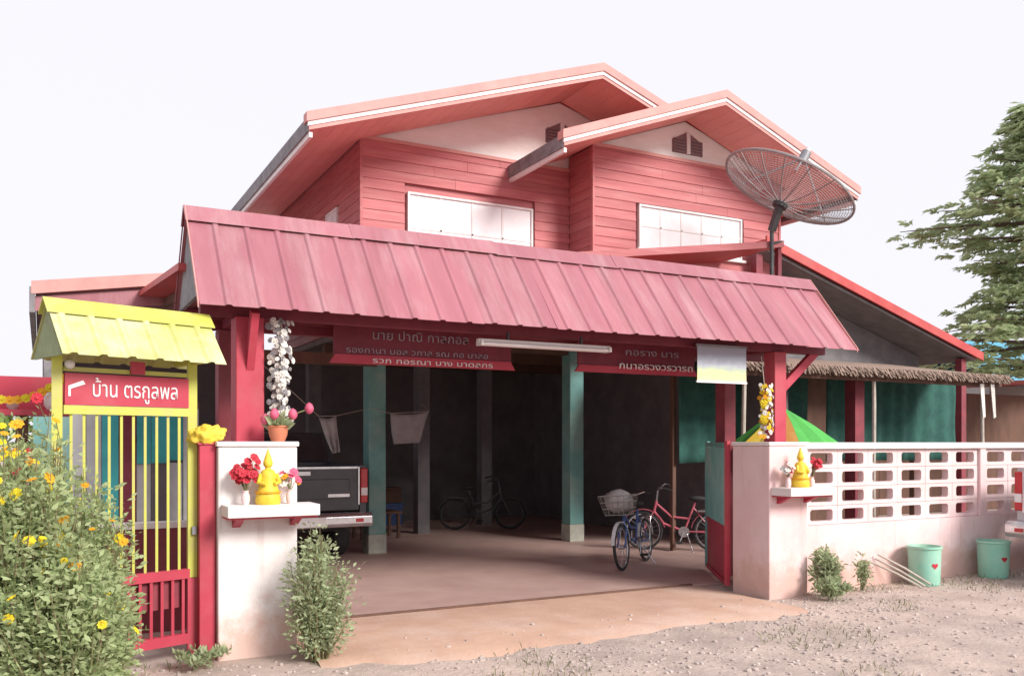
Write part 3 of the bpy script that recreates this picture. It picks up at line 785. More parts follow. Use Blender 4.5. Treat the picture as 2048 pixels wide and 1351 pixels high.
# yellow cloth bundle over the red post
def cloth_bundle():
    bm = bmesh.new(); bmesh.ops.create_icosphere(bm, subdivisions=4, radius=1)
    for v in bm.verts:
        p = v.co.copy(); n_ = mnoise.noise(p*2.2)*.35+mnoise.noise(p*5)*.18
        v.co = Vector((p.x*.125, p.y*.10, max(p.z, -.55)*.085))*(1+n_)
        if p.x > .3: v.co.z += (p.x-.3)*.05
    me = bpy.data.meshes.new('yellow_cloth'); bm.to_mesh(me); bm.free(); me.materials.append(M['cloth_yellow'])
    me.polygons.foreach_set('use_smooth', [True]*len(me.polygons))
    o = place('yellow_cloth', me); o.location = (1.10, 6.93, 1.645)
    tag(o, 'crumpled yellow orange cloth lying on top of the red gate post', 'cloth')
cloth_bundle()

# potted pink lotus on the gate-side pillar
pot = thing('potted_flowers', 'orange pot of green leaves and pink flower buds on the pillar top', 'flower pot', (1.68, 7.0, 1.61))
MB().lathe([(.05, 0), (.07, .05), (.078, .11), (.085, .115), (.08, .125), (.06, .12)], (1.64, 6.98, 1.61), 16).build('pot', 'clay', pot, smooth=True)
heads = [(1.60, 6.93, 1.82), (1.74, 6.92, 1.82), (1.88, 6.96, 1.87), (1.55, 7.02, 1.78)]
for hx, hy, hz in heads:
    f = MB().tube([(1.64, 6.98, 1.72), ((1.64+hx)/2, 6.97, (1.72+hz)/2+.03), (hx, hy, hz)], .006, 5).build('stem', 'stem', pot)
    MB().lathe([(.012, -.04), (.032, -.02), (.038, .005), (.025, .035), (.004, .05)], (hx, hy, hz), 10).build('flower_bud', 'petal_pink', f, smooth=True)
P = []
bs = np.array([[1.64, 6.98, 1.72]]*26)+rng.normal(size=(26, 3))*.015
dd = rng.normal(size=(26, 3)); dd[:, 2] = abs(dd[:, 2])*.8+.2
for i, q in enumerate(leaf_faces(bs, dd, np.full(26, .14), np.full(26, .06))):
    MB().quad(*[tuple(p) for p in q]).build('leaf', 'leaf_shrub', pot)

# ------------------------------------------------------------------ hanging garlands
def garland(x, y, z0, z1, w, cols, label, n, yellow=()):
    r = thing('garland', label, 'garland', (x, y, z0))
    MB().tube([(x, y, z1), (x, y, z0)], .005, 6).build('cord', 'bamboo', r)
    for k in range(n):
        z = z0+(z1-z0)*(k+.5)/n; a = random.uniform(0, 6.28)
        p = Vector((x+math.cos(a)*w*.45*random.random(), y+math.sin(a)*w*.3-.02, z))
        f = put('blossom', FL[random.choice(cols)], r, (0, 0, 0), (random.uniform(.55, 1.1),)*3, facing((math.cos(a)*.9, -1, random.uniform(-.2, .6)))); f.location = p
    for (zz, rr) in yellow:
        for k in range(9):
            a = 2*math.pi*k/9
            f = put('blossom', FL['yellow'], r, (0, 0, 0), (1.35,)*3, facing((math.cos(a)*.8, -1, math.sin(a)*.8))); f.location = (x-.03+math.cos(a)*rr*.6, y-.05, zz+math.sin(a)*rr*.6)
    return r
FL['grey'] = flower_mesh('petal_grey')
garland(1.70, 7.16, 1.78, 2.58, .22, ['white', 'white', 'grey', 'white', 'grey'], 'white and grey hanging garland beside the red canopy post, gate side', 210)
garland(6.93, 7.20, 1.66, 2.23, .2, ['white', 'yellow', 'white', 'orange'], 'yellow and white hanging garland below the calendar', 110, ((2.02, .055), (1.86, .055)))
MB_ = MB().tube([(6.93, 7.20, 2.2), (6.93, 7.25, 2.54)], .005, 6).build('cord', 'bamboo', bpy.data.objects['garland.001'])
MB().tube([(1.70, 7.16, 2.54), (1.70, 7.255, 2.57)], .006, 6).build('cord', 'bamboo', bpy.data.objects['garland'])

# ------------------------------------------------------------------ vehicles
def wheel_part(par, x, y, z, r, w):
    t = MB().lathe([(r*.62, -w/2), (r*.93, -w/2), (r, -w*.36), (r, w*.36), (r*.93, w/2), (r*.62, w/2)], (x, y, z), 28, 'x').build('wheel', 'rubber', par, smooth=True)
    MB().lathe([(r*.15, -w*.42), (r*.58, -w*.40), (r*.64, -w*.5), (r*.64, w*.5), (r*.58, w*.40), (r*.15, w*.42)], (x, y, z), 20, 'x').build('rim', 'chrome', t, smooth=True)
def pickup(name, label, paint):
    """rear at y=0 looking towards -y, length along +y"""
    r = local_thing(name, label, 'pickup truck'); W2 = .86; L = 4.9
    # body sides and floor of the bed
    b = MB()
    for s in (-1, 1):
        prof = [(.02, .60), (.02, 1.30), (1.55, 1.32), (1.55, .60), (1.42, .60)]
        n = 10
        for k in range(n+1):
            a = math.pi*k/n; prof.append((1.02+.40*math.cos(a), .55+.36*math.sin(a)))
        prof.append((.62, .55)); prof.append((.3, .56))
        b.prismx(prof, s*W2 if s < 0 else W2-.09, s*W2+.09 if s < 0 else W2)
    b.box(-W2+.09, W2-.09, .06, 1.55, .72, .78).box(-W2+.09, W2-.09, 1.48, 1.55, .78, 1.31)
    b.build('bed', paint, r, bevel=.02)
    tg = MB().box(-W2+.10, W2-.10, 0, .055, .70, 1.29).build('tailgate', paint, r, bevel=.015)
    MB().box(-W2+.24, W2-.24, -.012, .002, .86, 1.12).build('tailgate_panel', paint, tg, bevel=.01)
    MB().box(-.10, .10, -.03, -.013, 1.17, 1.23).build('handle', 'chrome', tg, bevel=.006)
    MB().box(-W2+.12, W2-.12, -.012, .0, 1.255, 1.282).build('trim', 'chrome', tg)
    MB().box(.33, .62, -.018, -.0125, .885, .925).build('badge', 'chrome', tg)
    bp = MB().prismx([(-.17, .50), (-.20, .55), (-.20, .64), (-.15, .685), (.02, .685), (.02, .50)], -W2-.02, W2+.02).build('bumper', 'chrome', r, bevel=.012)
    MB().box(-.25, .25, -.206, -.196, .52, .64).build('plate', 'trim_white', bp)
    for s in (-1, 1):
        tl = MB().box(s*W2-.05+(-s*.04), s*W2+.05+(-s*.04), -.025, .10, .80, 1.26).build('tail_light', 'lamp_red', r, bevel=.015)
        MB().box(s*W2-.042-s*.04, s*W2+.042-s*.04, -.03, -.02, .90, 1.0).build('lens', 'trim_white', tl)
        MB().box(s*W2-.016+(s*-.11), s*W2+.004+(s*-.11), -.028, .03, .78, 1.28).build('lamp_trim', 'chrome', tl)
        MB().box(s*W2-s*.16-.05, s*W2-s*.16+.05, -.21, -.202, .565, .61).build('reflector', 'lamp_red', bp)
    # cab and nose
    cb = MB()
    cb.prismx([(1.58, .50), (1.58, 1.30), (1.72, 1.74), (2.75, 1.76), (3.35, 1.30), (3.45, 1.20), (4.85, 1.05), (4.9, .95), (4.9, .50), (4.42, .50)]
              + [(4.02+.40*math.cos(math.pi*k/10), .50+.38*math.sin(math.pi*k/10)) for k in range(11)] + [(3.5, .45)], -W2, W2)
    cab = cb.build('cab', paint, r, bevel=.05)
    MB().prismx([(1.578, 1.33), (1.700, 1.69), (1.69, 1.69), (1.565, 1.33)], -W2+.13, W2-.13).build('rear_window', 'car_glass', cab)
    MB().prismx([(2.80, 1.71), (3.33, 1.33), (3.36, 1.35), (2.83, 1.73)], -W2+.10, W2-.10).build('windscreen', 'car_glass', cab)
    for s in (-1, 1):
        x = s*W2
        MB().prismx([(1.78, 1.34), (1.84, 1.66), (2.72, 1.68), (3.16, 1.34)], min(x, x+s*.006), max(x, x+s*.006)).build('side_window', 'car_glass', cab)
        MB().box(min(x, x+s*.02), max(x, x+s*.02), 1.9, 2.03, 1.10, 1.135).build('handle', 'chrome', cab)
        MB().box(min(x, x+s*.20), max(x, x+s*.20), 3.05, 3.12, 1.30, 1.46).build('mirror', paint, cab, bevel=.02)
        MB().box(s*.62-.14, s*.62+.14, 4.89, 4.92, .78, .96).build('headlight', 'glass_white', cab)
    MB().box(-.5, .5, 4.895, 4.925, .72, .92).build('grille', 'chrome', cab)
    MB().box(-W2, W2, 4.88, 5.0, .42, .66).build('front_bumper', paint, r, bevel=.03)
    MB().box(-.55, .55, .2, 4.5, .42, .55).build('chassis', 'rubber', r)
    for y in (1.02, 4.02):
        for s in (-1, 1): wheel_part(r, s*.74, y, .345, .345, .22)
    return r
pk = pickup('pickup_truck', 'dark pickup truck parked nose-in under the carport behind the teal column', 'car_dark')
pk.location = (2.98, 11.35, 0.006)
pc = pickup('pickup_truck', 'silver pickup truck parked outside along the block wall', 'car_silver')
pc.location = (10.22, 5.62, 0); pc.rotation_euler = (0, 0, R(-90))

# ------------------------------------------------------------------ bicycles
def bicycle(name, label, frame_m, fender_m, basket, bright='chrome'):
    """front at +x, stands on z=0, centred on y=0"""
    r = local_thing(name, label, 'bicycle', 'bicycles in the carport'); wr = .29; fx, rx = .52, -.50
    for x, nm in ((fx, 'wheel'), (rx, 'wheel')):
        c = (x, 0, wr)
        pts = [(x+math.cos(2*math.pi*k/28)*(wr-.02), 0, wr+math.sin(2*math.pi*k/28)*(wr-.02)) for k in range(28)]
        t = MB().tube(pts, .02, 7, True).build(nm, 'rubber', r, smooth=True)
        pts = [(x+math.cos(2*math.pi*k/28)*(wr-.045), 0, wr+math.sin(2*math.pi*k/28)*(wr-.045)) for k in range(28)]
        MB().tube(pts, .010, 6, True).build('rim', bright, t, smooth=True)
        sp = MB()
        for k in range(18):
            a = 2*math.pi*k/18; sp.tube([(x, .02*(-1)**k, wr), (x+math.cos(a)*(wr-.05), 0, wr+math.sin(a)*(wr-.05))], .002, 4)
        sp.lathe([(.025, -.035), (.025, .035)], c, 10, 'y'); sp.build('spokes', bright, t)
        pts = [(x+math.cos(R(a))*(wr+.03), 0, wr+math.sin(R(a))*(wr+.03)) for a in range(10, 171, 16)]
        m = MB()
        for p, q in zip(pts, pts[1:]): m.beam(p, q, .045, .008)
        m.build('fender', fender_m, r)
    bb = (-.08, 0, .29); seat = (-.24, 0, .72); head0 = (.36, 0, .58); head1 = (.32, 0, .74)
    MB().tube([head0, (.22, 0, .40), bb], .018, 8).tube([seat, bb], .016, 8).tube([head1, head0], .02, 8).tube([(.33, 0, .70), (.1, 0, .50), (-.15, 0, .48)], .016, 8)\
        .tube([bb, (rx, .05, wr)], .011, 6).tube([bb, (rx, -.05, wr)], .011, 6).tube([(-.22, 0, .64), (rx, .05, wr)], .009, 6).tube([(-.22, 0, .64), (rx, -.05, wr)], .009, 6).build('frame', frame_m, r, smooth=True)
    MB().tube([head0, (.40, .045, .52), (fx, .05, wr)], .012, 6).tube([head0, (.40, -.045, .52), (fx, -.05, wr)], .012, 6).build('fork', frame_m, r, smooth=True)
    h = MB().tube([head1, (.30, 0, .90)], .013, 8).tube([(.12, .27, .93), (.22, .25, .96), (.30, .10, .91), (.30, -.10, .91), (.22, -.25, .96), (.12, -.27, .93)], .011, 8).build('handlebar', bright, r, smooth=True)
    for s in (-1, 1): MB().tube([(.20, s*.26, .955), (.07, s*.28, .92)], .017, 8).build('grip', 'rubber', h, smooth=True)
    MB().prismx([(0, 0)], 0, 0) if False else None
    MB().blob((-.27, 0, .78), .11, 2, (1.2, .75, .35)).build('saddle', 'rubber', r, smooth=True)
    cr = MB().lathe([(.08, -.008), (.08, .008)], (-.08, .045, .29), 18, 'y').tube([(-.08, .06, .29), (-.02, .07, .14)], .009, 6).tube([(-.08, -.06, .29), (-.14, -.07, .44)], .009, 6).build('crank', bright, r)
    for p in ((-.02, .12, .14), (-.14, -.12, .44)): MB().box(p[0]-.045, p[0]+.045, p[1]-.045, p[1]+.045, p[2]-.012, p[2]+.012).build('pedal', 'rubber', cr)
    MB().beam((-.28, 0, .60), (-.68, 0, .62), .14, .02).tube([(-.66, .05, .61), (rx, .06, wr)], .006, 5).tube([(-.66, -.05, .61), (rx, -.06, wr)], .006, 5).build('carrier', bright, r)
    MB().tube([(-.12, .04, .27), (-.22, .20, .0)], .008, 6).build('kickstand', bright, r)
    if basket:
        bk = MB()
        for z in (.70, .78, .86, .94):
            e = .12+.05*(z-.70)/.24
            bk.tube([(.50-e, -e*1.25, z), (.50+e, -e*1.25, z), (.50+e, e*1.25, z), (.50-e, e*1.25, z)], .006, 5, True)
        for k in range(6):
            q = -1+2*k/5
            for s in (-1, 1):
                bk.tube([(.50+q*.12, s*.15, .70), (.50+q*.17, s*.2125, .94)], .004, 4).tube([(.50+s*.12, q*.15, .70), (.50+s*.17, q*.2125, .94)], .004, 4)
        bk.box(.385, .615, -.145, .145, .695, .703)
        bk.build('basket', 'basket', r)
        bag = MB().blob((.50, 0, .86), .15, 3, (1, 1.2, 1.05), .05); bag.build('bag', 'cloth_pale', r, smooth=True)
    return r
def set_bike(o, p_rear, p_front, lean=4):
    a = math.atan2(p_front[1]-p_rear[1], p_front[0]-p_rear[0])
    o.location = ((p_rear[0]+p_front[0])/2, (p_rear[1]+p_front[1])/2, .006); o.rotation_euler = (R(lean), 0, a)
bk1 = bicycle('bicycle', 'bicycle with stuffed front basket and blue frame standing in the carport', 'bike_blue', 'bike_white', True)
set_bike(bk1, (7.20, 9.70), (6.46, 9.15))
bk2 = bicycle('bicycle', 'pink red framed bicycle with curved fenders near the open gate leaf', 'bike_pink', 'bike_pink', False)
set_bike(bk2, (8.72, 10.10), (7.98, 10.78), -4)
bk3 = bicycle('bicycle', 'dark bicycle standing deep in the shade between the inner columns', 'dark_steel', 'dark_steel', False, 'dark_steel')
set_bike(bk3, (6.75, 14.85), (7.6, 14.5), 5)
tb = thing('low_table', 'low wooden table standing at the back of the carport', 'table', (4.95, 14.2, 0))
MB().box(4.6, 5.35, 13.95, 14.5, .42, .46).build('top', 'wood_dark', tb)
for x_ in (4.64, 5.27):
    for y_ in (13.99, 14.42): MB().box(x_, x_+.05, y_, y_+.05, .005, .42).build('leg', 'wood_dark', tb)
bs_ = thing('basin', 'pale round basin standing on the low wooden table', 'basin', (4.85, 14.2, .46))
MB().lathe([(.10, 0), (.17, .13), (.185, .135), (.175, .145), (.155, .13), (.09, .012)], (4.85, 14.2, .46), 20).build('bowl', 'cloth_pale', bs_, smooth=True)
for k_, (x_, y_, w_, h_, m_, lb_) in enumerate(((6.0, 16.5, .5, .42, 'bike_blue', 'dark blue storage box at the back wall of the carport'), (6.03, 16.52, .4, .3, 'wood_dark', 'brown wooden box stacked on the blue storage box'))):
    z_ = .006 if k_ == 0 else .43
    bx_ = thing('storage_box', lb_, 'box', (x_, y_, z_))
    MB().box(x_-w_/2, x_+w_/2, y_-.2, y_+.2, z_, z_+h_-.05).build('body', m_, bx_, bevel=.01)
    MB().box(x_-w_/2-.012, x_+w_/2+.012, y_-.212, y_+.212, z_+h_-.049, z_+h_).build('lid', m_, bx_, bevel=.008)

# ------------------------------------------------------------------ satellite dish
dish = thing('satellite_dish', 'large black mesh satellite dish on a pole beside the house gable', 'satellite dish', (9.72, 9.9, 0))
def dish_build():
    c28, s28 = math.cos(R(28)), math.sin(R(28))
    toU = lambda x, d, z: Vector((x*c28+d*s28, -x*s28+d*c28, z))
    TL = R(2)
    ax = toU(math.sin(R(27))*math.cos(TL), math.sin(TL), math.cos(R(27))*math.cos(TL)).normalized()
    e1 = toU(math.cos(R(27)), 0, -math.sin(R(27))).normalized(); e2 = ax.cross(e1).normalized()
    Rd = 1.0; depth = .27; C = Vector((9.70, 9.75, 5.14))       # vertex of the bowl
    P = lambda r, a: C+e1*(r*math.cos(a))+e2*(r*math.sin(a))+ax*(depth*(r/Rd)**2)
    MB().tube([P(Rd, 2*math.pi*k/48) for k in range(48)], .020, 6, True).build('rim', 'dish_mesh', dish)
    for k in range(16):
        a = 2*math.pi*k/16
        MB().tube([P(Rd*q, a) for q in (.1, .35, .6, .8, 1.0)], .011, 5).build('rib', 'dish_mesh', dish)
    ms = MB()
    for q in np.linspace(.12, .97, 26):
        ms.tube([P(Rd*q, 2*math.pi*k/40) for k in range(40)], .0042, 3, True)
    for k in range(112):
        a = 2*math.pi*k/112
        ms.tube([P(Rd*q, a) for q in ((.35, .6, .8, .99) if k % 2 else (.62, .8, .99))], .0038, 3)
    tag(ms.build('mesh', 'dish_mesh', dish), kind='stuff')
    F = C+ax*.78
    for k in range(3):
        a = R(20+120*k); MB().tube([P(Rd*.82, a), F+ (P(Rd*.82, a)-F)*.06], .012, 6).build('strut', 'grey_steel', dish)
    fd = MB().tube([F-ax*.07, F+ax*.10], .075, 12).build('feed_horn', 'grey_steel', dish, smooth=True)
    MB().tube([F+ax*.10, F+ax*.16], .04, 10).build('converter', 'trim_white', fd, smooth=True)
    MB().tube([C-ax*.05, C+ax*.03], .11, 12).build('hub', 'dark_steel', dish)
    top = Vector((9.70, 9.93, 4.88))
    MB().beam(top-Vector((0, 0, .1)), C-ax*.03, .09).build('mount', 'dark_steel', dish)
    MB().tube([(9.70, 9.93, 0), tuple(top)], .03, 12).build('pole', 'dark_steel', dish, smooth=True)
    MB().tube([(9.70, 9.93, 4.60), (9.96, 9.99, 4.66)], .016, 6).build('stay', 'dark_steel', dish)
dish_build()

# ------------------------------------------------------------------ lean-to left of the house
lean = thing('side_lean_to', 'low pink roofed lean-to with grey posts beside the house behind the yellow gate', 'shed', (2, 13, 0))
ro = MB().prism([(-.05, 3.30), (3.98, 3.92), (3.98, 3.97), (-.05, 3.35)], 11.0, 17.1).build('roof', 'roof_pink', lean)
MB().prism([(-.09, 3.22), (3.9, 3.835), (3.9, 3.97), (-.09, 3.36)], 10.955, 10.995).build('fascia', 'trim_pink', ro)
MB().prism([(-.07, 3.04), (3.9, 3.52), (3.9, 3.78), (-.07, 3.20)], 11.02, 11.05).build('lower_fascia', 'roof_pink', ro)
MB().box(-.11, -.055, 10.96, 17.1, 3.02, 3.30).build('eave_fascia', 'trim_grey', ro)
for y in (11.15, 14.0, 16.9):
    MB().box(.03, .17, y-.07, y+.07, 0, 3.24).build('post', 'trim_grey', lean)
MB().box(-.02, .03, 11.25, 16.9, 0, .9).build('side_screen', 'interior', lean)
MB().box(.17, 3.9, 11.10, 11.16, 2.6, 2.75).build('tie_beam', 'wood_dark', lean)

# screen of odd boards behind the pedestrian gate and the low red wall
scr = thing('board_screen', 'patched screen of teal and grey boards behind the pedestrian gate', 'screen', (.6, 9, 0))
cols = ['post_teal', 'post_teal', 'board_grey', 'board_grey', 'tarp_teal', 'maroon', 'tarp_teal', 'tarp_teal', 'tarp_teal', 'board_grey']
xx = -.06
for k, c in enumerate(cols):
    w = random.uniform(.12, .16)
    if c == 'tarp_teal' and k > 5:
        MB().box(xx, xx+w-.006, 9.0, 9.012, 1.42+random.uniform(-.02, .02), 1.95).build('board', c, scr)
        MB().box(xx, xx+w-.006, 9.02, 9.035, .02, 1.41).build('board', 'interior' if k % 2 else 'board_grey', scr)
    else:
        MB().box(xx, xx+w-.006, 9.0+random.uniform(0, .01), 9.02, .02, 1.95+random.uniform(-.06, .03)).build('board', c, scr)
    xx += w
MB().box(-.08, xx+.02, 9.04, 9.08, .45, .52).build('batten', 'wood_dark', scr); MB().box(-.08, xx+.02, 9.04, 9.08, 1.6, 1.67).build('batten', 'wood_dark', scr)
for x_ in (-.05, xx-.05): MB().box(x_, x_+.06, 9.082, 9.14, 0, 2.0).build('post', 'wood_dark', scr)
lw = thing('low_wall', 'low red painted wall with white coping behind the pedestrian gate', 'wall', (.5, 8.05, 0))
MB().box(-.9, 1.34, 8.0, 8.12, -.02, .88).build('masonry', 'red_dull', lw); MB().box(-.92, 1.34, 7.98, 8.14, .881, .93).build('coping', 'plaster', lw)

# small red shrine shelf left of the gate
shr = thing('shrine', 'small red shrine shelf with white jars and yellow garland beyond the marigolds', 'shrine', (0, 0, 0))
MB().box(-.46, -.38, 7.56, 7.64, 0, 1.80).build('pole', 'wood_dark', shr)
MB().box(-.74, -.10, 7.42, 7.80, 1.80, 1.84).build('shelf', 'red_paint', shr)
MB().box(-.74, -.10, 7.78, 7.81, 1.841, 2.10).build('back', 'red_paint', shr)
MB().prismx([(7.44, 1.841), (7.78, 1.841), (7.78, 2.08)], -.74, -.72).build('side', 'red_paint', shr)
for jx, jy, js in ((-.62, 7.52, 1), (-.48, 7.55, .8), (-.22, 7.53, 1.2)):
    MB().lathe([(.03*js, 0), (.05*js, .03*js), (.05*js, .08*js), (.03*js, .11*js), (.035*js, .12*js)], (jx, jy, 1.84), 12).build('jar', 'trim_white', shr, smooth=True)
for k in range(12):
    q = k/11; f = put('blossom', FL['orange' if k % 3 else 'yellow'], shr, (0, 0, 0), (1.2,)*3, facing((0, -1, .3))); f.location = (-.70+.56*q, 7.46, 1.95+.13*q-.10*math.sin(q*3.14))
MB().tube([(-.74+.64*k/10, 7.475, 1.95+.13*k/10-.10*math.sin(k/10*3.14)) for k in range(11)], .012, 6).build('ribbon', 'cloth_yellow', shr)

shr.location = (.30, -.15, 0)

# ------------------------------------------------------------------ right hand side: open shed with thatch edge
shed = thing('open_shed', 'open side shed with sloping red edged roof and thatched awning behind the block wall', 'shed', (13, 11, 0))
rs = MB().prism([(10.6, 4.90), (16.2, 3.25), (16.2, 3.32), (10.6, 4.97)], 11.0, 17.0).build('roof', 'roof_red', shed)
MB().prism([(10.6, 4.87), (16.25, 3.205), (16.25, 3.36), (10.6, 5.025)], 10.955, 10.995).build('fascia', 'roof_red', rs)
MB().prism([(10.7, 4.78), (16.1, 3.20), (16.1, 3.24), (10.7, 4.83)], 11.03, 16.9).build('lining', 'shed_grey', rs)
MB().prism([(10.2, 2.95), (15.6, 2.95), (15.6, 3.33), (10.8, 4.74), (10.2, 4.74)], 11.9, 11.95).build('gable_sheet', 'shed_grey', shed)
for x_, y_ in ((15.9, 11.2), (15.9, 16.5), (10.6, 11.2)):
    MB().box(x_-.07, x_+.07, y_-.07, y_+.07, 0, 3.24 if x_ > 12 else 4.75).build('post', 'red_dull', shed)
aw = MB().prismx([(9.0, 2.62), (11.3, 3.0), (11.3, 3.06), (9.0, 2.68)], 8.1, 14.0).build('awning', 'thatch', shed)
st_me = [MB().beam((0, 0, .02), (random.uniform(-.02, .02), -.05, -.11-random.uniform(0, .05)), .028, .012).mesh('straw', 'thatch') for _ in range(6)]
ths = MB()
for k in range(900):
    x_ = 8.1+5.9*random.random(); y_ = 9.0+.12*random.random(); L = random.uniform(.06, .15)
    ths.beam((x_, y_, 2.70+(y_-9)*.165), (x_+random.uniform(-.05, .05), y_-.07-random.uniform(0, .05), 2.70-L), .018, .01)
tag(ths.build('straw_fringe', 'thatch', aw), kind='stuff')
MB().box(8.1, 14.0, 9.12, 9.2, 2.52, 2.62).build('awning_beam', 'wood_dark', aw)
def crooked(x_, y_, h, m, r=.028):
    pts = [(x_+mnoise.noise((x_*9, z*1.3, 0))*.05, y_+mnoise.noise((x_*5, z*1.3, 4))*.05, z*h) for z in np.linspace(0, 1, 7)]
    return MB().tube(pts, [r*1.15-.02*r*k for k in range(7)], 8)
for x_, m_ in ((8.45, 'bamboo'), (11.0, 'bamboo'), (13.55, 'bamboo')):
    crooked(x_, 9.16, 2.56, m_).build('awning_pole', m_, shed, smooth=True)
MB().box(11.05, 11.25, 9.55, 9.75, 0, 2.68).build('post', 'red_dull', shed)
for x_ in (13.35, 13.62):
    MB().prism([(x_, 2.55), (x_+.10, 2.55), (x_+.14, 2.02), (x_+.08, 2.0)], 9.06, 9.07).build('hanging_strip', 'petal_white', shed)
# teal shade net hung in the shed
def curtain(name, m, x0, x1, z0, z1, y, amp, label, cat, group=None, wl=.35):
    n = int((x1-x0)/.04); nz = 10; b = MB()
    for j in range(nz+1):
        z = z0+(z1-z0)*j/nz
        for i in range(n+1):
            x_ = x0+(x1-x0)*i/n; k = .5+.5*(1-j/nz)
            b.v.append((x_, y+amp*k*math.sin(x_*2*math.pi/wl+mnoise.noise((x_, z, 1))*2), z+mnoise.noise((x_*1.3, j, 2))*.02))
    for j in range(nz):
        for i in range(n): b.f.append((j*(n+1)+i, j*(n+1)+i+1, (j+1)*(n+1)+i+1, (j+1)*(n+1)+i))
    o = b.build(name, m, smooth=True); so = o.modifiers.new('t', 'SOLIDIFY'); so.thickness = .004
    return tag(o, label, cat, group)
curtain('shade_net', 'net_teal', 8.3, 10.95, 1.3, 2.78, 10.4, .03, 'teal shade net hung under the awning between canopy and dark red post', 'net')
curtain('shade_net', 'net_teal', 11.35, 14.6, 1.3, 2.78, 10.4, .03, 'teal shade net hung under the awning right of the dark red post', 'net')
MB().box(8.2, 14.7, 10.41, 10.45, 2.74, 2.80).build('net_rail', 'wood_dark', shed)
for x_ in (8.25, 14.6): MB().box(x_, x_+.06, 10.455, 10.52, 0, 2.82).build('post', 'wood_dark', shed)
MB().box(9.72, 16.0, 13.2, 13.3, 0, 3.1).build('back_wall', 'wood_dark', shed)

# striped parasol behind the wall
par = thing('parasol', 'low striped parasol in green orange and yellow behind the block wall', 'parasol', (7.97, 7.95, 0))
ap = Vector((7.97, 7.95, 2.02)); n = 12
cols = ['green_cloth', 'green_cloth', 'orange_cloth', 'green_cloth', 'cloth_yellow', 'green_cloth', 'cloth_yellow', 'orange_cloth', 'green_cloth', 'green_cloth', 'green_cloth', 'green_cloth']
for k in range(n):
    a0, a1 = 2*math.pi*k/n, 2*math.pi*(k+1)/n; am = (a0+a1)/2
    q = lambda a, r, dz: (ap.x+math.cos(a)*r, ap.y+math.sin(a)*r, ap.z-dz)
    b = MB()
    b.v += [tuple(ap), q(a0, .33, .2), q(am, .32, .215), q(a1, .33, .2), q(a0, .66, .44), q(am, .64, .47), q(a1, .66, .44)]
    b.f += [(0, 1, 2), (0, 2, 3), (1, 4, 5, 2), (2, 5, 6, 3)]
    o = b.build('gore', cols[k], par); o.modifiers.new('t', 'SOLIDIFY').thickness = .003
    MB().tube([(ap.x, ap.y, ap.z-.01), q(a0, .65, .455)], .006, 5).build('rib', 'grey_steel', par)
MB().tube([(ap.x, ap.y, 0), (ap.x, ap.y, ap.z+.05)], .018, 8).build('pole', 'grey_steel', par)
MB().lathe([(.2, 0), (.2, .05), (.05, .09)], (ap.x, ap.y, 0), 16).build('foot', 'dark_steel', par)

# ------------------------------------------------------------------ pots, sticks, weeds by the wall
def bucket(x, y, label):
    r = thing('bucket', label, 'bucket', (x, y, 0), 'green buckets along the wall')
    MB().lathe([(.155, -.01), (.165, .02), (.172, .2), (.178, .40), (.192, .405), (.192, .43), (.176, .43), (.166, .39), (.15, .1), (.0, .08)], (x, y, 0), 24).build('tub', 'bucket_green', r, smooth=True)
    hb = MB()
    c28, s28 = math.cos(R(28)), math.sin(R(28))
    f = Vector((-s28*.9, -c28*.9, 0)); a0 = math.atan2(f.y, f.x)
    for k in range(14):
        t0, t1 = 2*math.pi*k/14, 2*math.pi*(k+1)/14
        def hp(t):
            hx = .038*math.sin(t)**3*1.1; hz = .036*(.8125*math.cos(t)-.3125*math.cos(2*t)-.125*math.cos(3*t)-.0625*math.cos(4*t))
            a = a0+.25+hx/.175; return (x+math.cos(a)*.1765, y+math.sin(a)*.1765, .22+hz)
        a = a0+.25
        hb.quad((x+math.cos(a)*.1775, y+math.sin(a)*.1775, .22), hp(t0), hp(t1))
    hb.build('heart_mark', 'petal_red', r)
    return r
bucket(8.90, 6.72, 'pale green bucket with red heart mark, beside the leaning sticks')
bucket(10.12, 6.70, 'pale green bucket with red heart mark, beside the silver pickup')
for k, (a, b) in enumerate((((8.30, 6.90, .30), (8.62, 6.50, .02)), ((8.24, 6.90, .26), (8.50, 6.45, .02)), ((8.36, 6.91, .34), (8.78, 6.55, .02)))):
    o = MB().tube([a, tuple((Vector(a)+Vector(b))/2+Vector((.01, 0, .012))), b], .013, 7).build('stick', 'bamboo', smooth=True)
    tag(o, ('middle grey stick of three leaning at the wall foot by the bucket', 'shortest grey stick of three leaning at the wall foot, beside the weed', 'longest grey stick of three leaning at the wall foot, nearest the bucket')[k], 'stick', 'sticks leaning on the wall')

